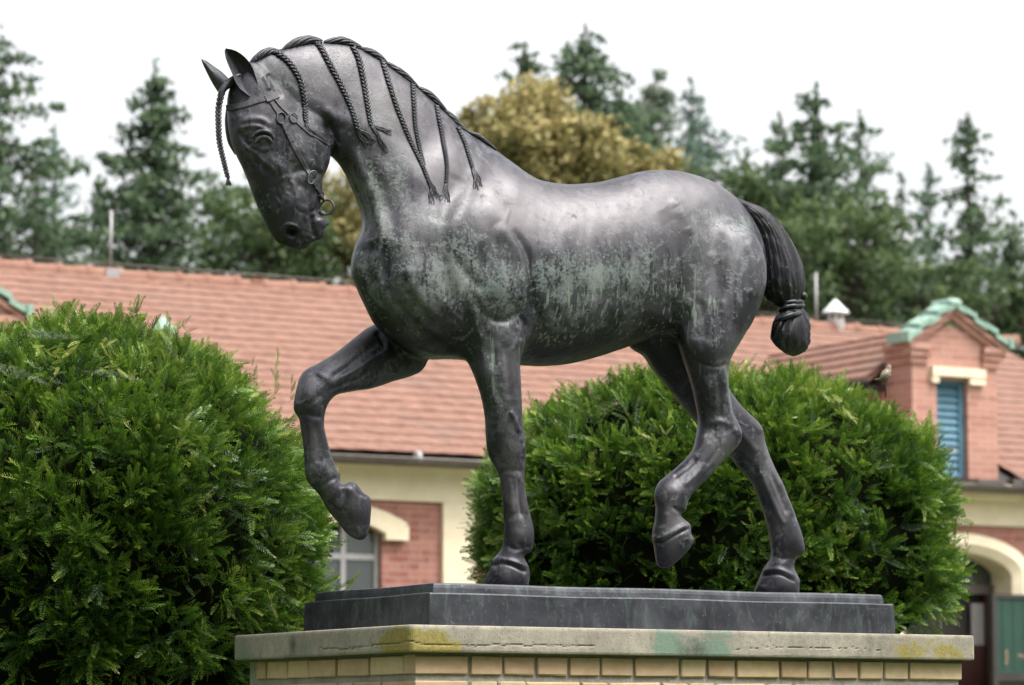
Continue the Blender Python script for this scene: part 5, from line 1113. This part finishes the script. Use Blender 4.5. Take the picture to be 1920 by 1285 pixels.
def on_body(pts, step=2.5, fallback_w=0., sm=2):
    P = smooth_poly(pts, 3, closed=False) if len(pts) > 2 else np.array(pts, float)
    L = np.concatenate([[0], np.cumsum(np.hypot(*np.diff(P, axis=0).T))]); n = max(4, int(L[-1] / step))
    q = np.stack([np.interp(np.linspace(0, L[-1], n), L, P[:, c]) for c in (0, 1)], 1); out = []; nr = []
    for x, y in q:
        h, m = hit(x, y)
        if h is not None and out and (h - out[-1]).length > .06: h = None
        if h is None: h = (P3(x, y, fallback_w) if not out else at(x, y, out[-1].y)); m = nr[-1] if nr else Vector((0, -1, 0))
        out.append(h); nr.append(m)
    for _ in range(sm):
        out = [out[0]] + [(out[i-1] + out[i] * 2 + out[i+1]) / 4 for i in range(1, len(out) - 1)] + [out[-1]]
        nr = [nr[0]] + [(nr[i-1] + nr[i] + nr[i+1]).normalized() for i in range(1, len(nr) - 1)] + [nr[-1]]
    return out, nr
def strands(mb, path, nrm, rad, pitch=.034, lift=.55):
    """plait: overlapping slanted lobes, alternately from the left and the right"""
    m = len(path); L = [0]
    for i in range(1, m): L.append(L[-1] + (path[i] - path[i-1]).length)
    def q(s_):
        i = min(m - 2, max(0, int(np.searchsorted(L, s_)) - 1)); f = min(1, max(0, (s_ - L[i]) / max(L[i+1] - L[i], 1e-6)))
        n_ = nrm[i].lerp(nrm[i+1], f).normalized(); t_ = (path[i+1] - path[i]).normalized(); b_ = t_.cross(n_).normalized()
        return path[i].lerp(path[i+1], f), t_, n_, b_, rad[i] * (1 - f) + rad[i+1] * f
    s_ = 0; k = 0
    while s_ < L[-1]:
        c, t_, n_, b_, R = q(s_); e = 1 if k % 2 else -1; c = c + n_ * R * lift * .55
        P = [c + b_ * e * R * 1.0 - t_ * R * .75 - n_ * R * .25, c + b_ * e * R * .72 - t_ * R * .15 + n_ * R * .15, c + b_ * e * R * .15 + t_ * R * .55 + n_ * R * .28, c - b_ * e * R * .35 + t_ * R * 1.0 + n_ * R * .0]
        mb.tube(P, [R * .28, R * .52, R * .50, R * .22], 7); s_ += R * .72; k += 1
def braid(pts, wpx, name='mane_braid', tass=(), sway=1.):
    path, nr = on_body(pts); mb = MB(); m = len(path); R = wpx * .41 * MPP
    strands(mb, path, nr, [R * (1.05 - .3 * i / m) for i in range(m)])
    for T in tass:                                    # loose hair below the tie
        tp, tn = on_body(T, 3.); k = len(tp)
        for q in range(4):
            o_ = (q - 1.5) * .0034
            mb.tube([p + n_ * .003 + (tp[min(i+1, k-1)] - tp[max(i-1, 0)]).normalized().cross(n_) * (o_ * (.4 + 2.2 * (i / k) ** 1.5) + .0025 * math.sin(i * .8 + q * 2)) for i, (p, n_) in enumerate(zip(tp, tn))], [max(.0012, .0045 * (1 - (i / k) ** 2)) for i in range(k)], 5)
    return hlink(name, mb.mesh(name), M_BR2)
BR = [([(511,97),(531,108),(547,124),(562,149),(567,166),(571,190),(572,214),(573,232)], 14, [[(573,230),(578,244),(590,256)]]),
 ([(583,76),(600,88),(613,112),(630,143),(644,170),(658,201),(668,231),(671,244)], 14, [[(671,244),(684,250),(702,268)],[(671,244),(678,262),(692,272)]]),
 ([(661,90),(671,108),(678,136),(684,166),(689,197),(694,226),(697,236)], 14, [[(697,234),(712,242),(734,249)],[(696,236),(710,258),(724,288)]]),
 ([(715,112),(721,130),(728,153),(740,190),(755,230),(774,274),(792,311),(802,336)], 13, [[(801,334),(808,355),(808,382)],[(802,334),(813,355),(822,372)]]),
 ([(773,160),(776,199),(779,237),(786,274),(794,309)], 12, []),
 ([(818,200),(827,243),(834,283),(838,315),(836,345)], 12, [[(836,345),(832,362),(822,376)],[(836,345),(838,365),(840,380)]]),
 ([(858,241),(871,268),(880,296),(886,315)], 12, [[(886,315),(890,335),(893,356)],[(886,315),(897,335),(900,350)]])]
for pts, w_, tass in BR: braid(pts, w_, 'mane_braid', tass)
# rolls of hair along the crest
def spindle(mb, pts, r0, w0, n=7, twist=1.2, flat=1.):
    P = smooth_poly(pts, 3, closed=False); m = len(P); base = [P3(x, y, w0) for x, y in P]
    for k in range(n):
        row = []; rr = []
        for i, c in enumerate(base):
            t = i / (m - 1); R = r0 * MPP * (math.sin(math.pi * min(1, t * .78 + .1)) ** .8); a = 2 * math.pi * k / n + twist * t * 3
            d = (base[min(i+1, m-1)] - base[max(i-1, 0)]).normalized(); u = d.cross(Vector((0, 1, 0))).normalized(); v = Vector((0, 1, 0))
            row.append(c + (u * math.cos(a) + v * math.sin(a) * 1.5) * R * .62); rr.append(max(.001, R * .42))
        mb.tube(row, rr, 6)
for pts, r_ in [([(470,119),(488,105),(507,97),(524,99)], 8.5), ([(530,96),(552,82),(580,75),(604,79)], 9), ([(608,80),(635,77),(655,82),(677,91)], 9), ([(674,91),(694,98),(710,108),(726,121)], 8),
                ([(722,117),(742,131),(760,144),(784,166)], 8), ([(784,165),(800,175),(815,188),(836,209)], 8), ([(833,207),(848,221),(860,235),(878,249)], 7.5), ([(876,248),(892,253),(906,262),(930,281)], 5)]:
    mb = MB(); spindle(mb, pts, r_, -.012); hlink('mane_roll', mb.mesh('mane_roll'), M_BR2)
# forelock: hair sweeping from the poll, then a hanging plait
mb = MB()
for k in range(7):
    w_ = -.05 + k * .012; o_ = (k % 3) * 3 - 3
    P = smooth_poly([(452+o_,140),(436+o_,150+k%2*3),(420+o_*.6,165),(413,180),(411,196)], 3, False)
    mb.tube([P3(x, y, w_) for x, y in P], [.010 * math.sin(math.pi * (.15 + .8 * i / len(P))) + .003 for i in range(len(P))], 7)
path = [P3(x, y, -.03) for x, y in smooth_poly([(415,178),(410,204),(410,238),(412,269),(419,300),(425,325),(428,336)], 3, False)]
strands(mb, path, [Vector((0, -1, 0))] * len(path), [.0125 * (1 - .35 * i / len(path)) for i in range(len(path))], pitch=.036)
for k in range(5): mb.tube([P3(427, 334, -.03), P3(424 + k * 2.4, 347 + (k % 2) * 2, -.034 + .003 * k)], [.004, .0028], 5)
hlink('forelock_braid', mb.mesh('forelock_braid'), M_BR2)
# ears: curved shells
def ear(L, R, w0, bulge, name='ear', inner=False):
    n = 22; nu = 12
    def rs(P):
        P = smooth_poly(P, 2, False); l = np.concatenate([[0], np.cumsum(np.hypot(*np.diff(P, axis=0).T))]); q = np.linspace(0, l[-1], n); return np.stack([np.interp(q, l, P[:, c]) for c in (0, 1)], 1)
    L, R = rs(L), rs(R); mb = MB(); vs = []; th = .007
    for side in (0, 1):
        for i in range(n):
            wd = np.hypot(*(R[i] - L[i])) * MPP
            for j in range(nu + 1):
                u = j / nu; p = L[i] * (1 - u) + R[i] * u; e = math.sin(math.pi * u)
                w_ = w0 + bulge * wd * e + (th * (1 if bulge > 0 else -1) * e ** .5 if side else 0)
                if inner and not side: w_ -= .004 * math.exp(-((u - .3) / .08) ** 2) + .004 * math.exp(-((u - .72) / .07) ** 2)
                vs.append(P3(p[0], p[1], w_))
    g = lambda s, i, j: s * n * (nu + 1) + i * (nu + 1) + j; fs = []
    for i in range(n - 1):
        for j in range(nu):
            fs.append((g(0,i,j), g(0,i,j+1), g(0,i+1,j+1), g(0,i+1,j))); fs.append((g(1,i,j), g(1,i+1,j), g(1,i+1,j+1), g(1,i,j+1)))
        fs.append((g(0,i,0), g(0,i+1,0), g(1,i+1,0), g(1,i,0))); fs.append((g(0,i,nu), g(1,i,nu), g(1,i+1,nu), g(0,i+1,nu)))
    mb.add(vs, fs, True); return hlink(name, mb.mesh(name), M_BR2)
ear([(468,180),(447,163),(434,136),(424,112),(421,96),(423,91)], [(489,180),(484,160),(474,128),(460,108),(441,95),(424,91)], -.085, .55, inner=True)
ear([(412,178),(399,158),(388,137),(380,120),(377,112)], [(440,160),(418,137),(400,124),(388,115),(378,111)], .03, -.45)
# straps of the bridle
def strap(pts, wpx, name, th=.004, step=3., off=.001, parent=None):
    path, nr = on_body(pts, step); mb = MB(); m = len(path); vs = []; h = wpx * .5 * MPP
    for i in range(m):
        t_ = (path[min(i+1, m-1)] - path[max(i-1, 0)]).normalized(); n_ = nr[i]; b_ = t_.cross(n_).normalized(); n_ = b_.cross(t_).normalized()
        if n_.dot(nr[i]) < 0: n_ = -n_
        c = path[i] + n_ * off
        for a, q in ((-h, -.004), (-h, th*.7), (-h*.8, th), (h*.8, th), (h, th*.7), (h, -.004)): vs.append(c + b_ * a + n_ * q)
    fs = [(i*6+k, i*6+(k+1)%6, (i+1)*6+(k+1)%6, (i+1)*6+k) for i in range(m-1) for k in range(6)] + [tuple(range(5, -1, -1)), tuple((m-1)*6+k for k in range(6))]
    mb.add(vs, fs); return hlink(name, mb.mesh(name), M_BR3)
def ring(cx, cy, rx, ry, name, tr=.0035, ang=0, off=.004, w=None, lean=0., half=False, parent=None):
    if w is None: c, n_ = hit(cx, cy); 
    else: c, n_ = P3(cx, cy, w), Vector((-.3, -.95, .1)).normalized()
    if c is None: c, n_ = P3(cx, cy, -.08), Vector((0, -1, 0))
    u = n_.cross(Vector((0, 0, 1))).normalized(); v = u.cross(n_).normalized(); a0 = math.radians(ang); mb = MB(); pts = []
    for k in range(25):
        a = 2 * math.pi * k / 24; x, y = rx * MPP * math.cos(a), ry * MPP * math.sin(a); x, y = x * math.cos(a0) - y * math.sin(a0), x * math.sin(a0) + y * math.cos(a0)
        pts.append(c + n_ * off + u * x + v * y)
    mb.tube(pts, tr, 8, caps=False); return hlink(name, mb.mesh(name), M_BR3)
strap([(424,203),(440,201),(462,196),(487,188),(504,184),(519,178)], 11, 'browband', .005)
strap([(498,187),(519,179)], 15, 'strap_loop', .008); strap([(505,186),(514,200),(523,214)], 9, 'cheek_strap'); strap([(529,229),(538,250),(548,269),(566,303),(580,326)], 9, 'cheek_strap', .005)
strap([(531,232),(541,252),(547,266)], 11, 'strap_tip', .008)
strap([(516,187),(527,200),(541,214)], 6, 'throat_latch'); strap([(553,226),(566,238),(583,253)], 6, 'throat_latch'); strap([(583,253),(600,262),(618,273)], 3.5, 'throat_latch')
strap([(586,338),(592,349),(600,362)], 8, 'cheek_strap', .006); strap([(591,349),(595,352)], 12, 'strap_keeper', .009); strap([(598,362),(603,368)], 13, 'strap_keeper', .010)
ring(527,222,8.5,11,'buckle', .0035, 15); ring(550,222,8,9.5,'buckle', .003, 15); ring(584,333,8.5,13,'buckle', .004, 25)
ring(613,389,13.5,14,'bit_ring', .0045, 0, 0, w=-.085)
mb = MB(); mb.tube([P3(598,399,-.03), P3(603,400,-.07), P3(610,402,-.088)], [.012,.011,.007], 10); hlink('bit', mb.mesh('bit'), M_BR3)
mb = MB(); mb.tube([hit(600,366)[0] + Vector((0,-.008,0)), P3(606,374,-.09), P3(609,378,-.088)], [.008,.007,.005], 8); hlink('bit_loop', mb.mesh('bit_loop'), M_BR3)
mb = MB(); vs = [P3(x, y, .07 + dw) for x, y in smooth_poly([(425,200),(423,222),(424,245),(429,268),(438,284)], 2, False) for dw in (-.004, .008)]
mb = MB(); mb.tube([P3(x + 4, y, .05) for x, y in smooth_poly([(425,200),(422,222),(423,245),(428,268),(440,288)], 2, False)], .010, 8); hlink('cheek_strap', mb.mesh('cheek_strap'), M_BR3)
# eyeball
c, n_ = hit(494, 263)
if c is not None:
    mb = MB(); mb.lathe((0, 0, 0), [(.027 * math.sin(math.pi * k / 12) + 1e-4, -.020 * math.cos(math.pi * k / 12)) for k in range(13)], 18)
    o = mb.mesh('eye'); e = hlink('eye', o, M_BR3); e.location = c - n_ * .0185
    lids = MB()
    for P, lw in (([(478,269),(484,261),(493,257),(503,259),(511,268)], .0065), ([(472,258),(482,249),(495,246),(507,250),(515,260)], .004)):
        pp, nn = on_body(P, 2.); lids.tube([a + Vector((0, -.006, 0)) for a in pp], [.0035 + lw * math.sin(math.pi * i / (len(pp) - 1)) for i in range(len(pp))], 8)
    hlink('eyelid', lids.mesh('eyelid'), M_BR3)
# ---- tail: hair folded and tied up
def loft(pairs, w0, ratio, ridges, amp, tw, name, mat, nseg=64, per=8, cap_r=.3, wl=None, seed=1):
    O = smooth_poly([p[0] for p in pairs], 3, False); I = smooth_poly([p[1] for p in pairs], 3, False); m = len(O); vs = []; r_ = np.random.default_rng(seed); ph = r_.random(12) * 6.28
    for i in range(m):
        t = i / (m - 1); W = w0 if wl is None else float(np.interp(t, np.linspace(0, 1, len(wl)), wl))
        o_, n_ = P3(*O[i], W), P3(*I[i], W); c = (o_ + n_) / 2; u = (o_ - n_) / 2; v = Vector((0, 1, 0)) * u.length * ratio
        for k in range(nseg):
            a = 2 * math.pi * k / nseg; g = 0
            a2 = a + tw * t + .25 * math.sin(3 * t + a * 2 + ph[0])
            g = amp * (abs(math.sin(a2 * ridges / 2 + ph[1])) ** .7 - .6) + amp * .5 * math.sin(a2 * ridges * 2.3 + 4 * t + ph[2]) * (.5 + .5 * math.sin(a * 3 + ph[3])) + amp * .45 * math.sin(a * ridges * 4.1 + 7 * t)
            fl = min(1, math.sin(math.pi * min(max(t, .02), .98)) * 3)
            vs.append(c + (u * math.cos(a) + v * math.sin(a)) * (1 + g * fl))
    fs = [(i*nseg+k, i*nseg+(k+1) % nseg, (i+1)*nseg+(k+1) % nseg, (i+1)*nseg+k) for i in range(m-1) for k in range(nseg)]
    fs += [tuple(range(nseg-1, -1, -1)), tuple((m-1)*nseg + k for k in range(nseg))]
    mb = MB(); mb.add(vs, fs, True); return mb
tail = hlink('tail', loft([((1366,364),(1372,384)),((1403,380),(1396,402)),((1433,393),(1412,426)),((1460,418),(1424,455)),((1480,446),(1430,490)),((1498,484),(1432,525)),((1507,515),(1435,549)),((1508,540),(1447,564)),((1502,560),(1460,574)),((1500,572),(1464,582))],
     0., .8, 13, .10, .9, 'tail', M_BRT, 96).mesh('tail'), M_BRT)
def wrap(pts, r_, name='tail_wrap', w0=0.):
    mb = MB(); n = 30; (x0, y0), (x1, y1) = pts; c0, c1 = P3(x0, y0, w0), P3(x1, y1, w0); c = (c0 + c1) / 2; u = (c1 - c0) / 2; v = Vector((0, 1, 0)) * u.length * .95
    mb.tube([c + u * math.cos(2*math.pi*k/n) + v * math.sin(2*math.pi*k/n) + Vector((0, 0, .004 * math.sin(4*math.pi*k/n))) for k in range(n + 1)], [r_ * (1 + .15 * math.sin(k * 1.7)) for k in range(n + 1)], 10, caps=False)
    return hlink(name, mb.mesh(name), M_BRT)
wrap(((1464,573),(1503,566)), .0125); wrap(((1463,582),(1504,573)), .0125); wrap(((1466,589),(1502,581)), .010)
mb = MB(); mb.lathe(tuple(P3(1506,556,-.01)), [(.019 * math.sin(math.pi * k / 10) + 1e-4, -.021 * math.cos(math.pi * k / 10)) for k in range(11)], 14); hlink('tail_knot', mb.mesh('tail_knot'), M_BRT)
hlink('tail_end', loft([((1497,572),(1470,578)),((1509,584),(1461,588)),((1516,604),(1451,606)),((1517,632),(1447,632)),((1513,652),(1456,648)),((1500,664),(1472,662)),((1490,668),(1482,667))],
     0., .85, 9, .11, 1.3, 'tail_end', M_BRT, 84, seed=5).mesh('tail_end'), M_BRT)
mb = MB(); mb.tube([P3(1502,588,-.07), P3(1484,590,-.09), P3(1466,597,-.085), P3(1452,603,-.05)], [.008,.014,.012,.004], 10); mb.tube([P3(1470,588,-.06), P3(1462,610,-.085), P3(1452,636,-.06)], [.006,.007,.004], 8); hlink('tail_fold', mb.mesh('tail_fold'), M_BRT)
print('horse done', round(time.time() - t_h, 1))
# ================================================================== small bird perched on the right bush
bc = at(1661, 704, 17.35); u_ = 17.35 / FPX
def bp(px, py, d=0): return at(px, py, 17.35 + d)
bird = empty('bird', bp(1661, 722), 'small speckled brown bird perched on top of the right yew bush', 'bird')
t = NT('bird_plumage'); n = t.noise(150, 3, .7, t.pos()); t.set(t.ramp(n, [(.42, (.10, .07, .05)), (.58, (.34, .27, .21))]), .85); M_BIRD = t.m
mb = MB(); ax = [(1651,713,.0),(1654,711,.0),(1657,708,0),(1660,704,0),(1663,699,0),(1665,695,0),(1666,691,0),(1666.5,688,0),(1667,685.5,0),(1667,684,0)]; rd = [3, 6, 8.6, 9.6, 8.8, 6.6, 5.4, 5.3, 4.2, 1.5]
mb.tube([bp(x, y, d) for x, y, d in ax], [q * u_ for q in rd], 14); plink(bird, 'body', mb.mesh('body'), M_BIRD)
mb = MB(); mb.add([bp(1655,709,-.01), bp(1655,714,.01), bp(1640,713.5,.006), bp(1640,711.5,-.006), bp(1655,708,.01), bp(1641,710.8,.0)], [(0,3,2,1), (0,4,5,3), (1,2,5,4)]); plink(bird, 'tail', mb.mesh('tail'), M_BIRD)
mb = MB(); mb.tube([bp(1670.5,687.5,-.004), bp(1675,689,-.006)], [1.6 * u_, .3 * u_], 6); plink(bird, 'beak', mb.mesh('beak'), M_DARKW)
for s_ in (-1, 1): mb = MB(); mb.tube([bp(1664,695,s_*.014), bp(1660,701,s_*.024), bp(1655,708,s_*.020), bp(1649,713,s_*.008)], [2*u_, 5*u_, 4*u_, .8*u_], 8); plink(bird, 'wing', mb.mesh('wing'), M_BIRD)
for s_ in (-1, 1): mb = MB(); mb.tube([bp(1661+s_,711,s_*.008), bp(1661+s_*1.5,717,s_*.01), bp(1660+s_*2,727,s_*.01)], .8 * u_, 5); plink(bird, 'leg', mb.mesh('leg'), M_DARKW)
mb = MB(); mb.tube([bp(1661, 745), bp(1662, 722), bp(1660, 722)], [.004, .003, .002], 5); plink(yb2, 'perch_twig', mb.mesh('perch_twig'), M_BARK)
for o in list(bpy.data.objects):
    if o.type == 'MESH' and o.users_collection == (): bpy.data.objects.remove(o)
print('TRIS', sum(sum(len(p.vertices) - 2 for p in o.data.polygons) if len(o.data.polygons) < 3000 else (len(o.data.loops) - 2 * len(o.data.polygons)) for o in bpy.data.objects if o.type == 'MESH'))
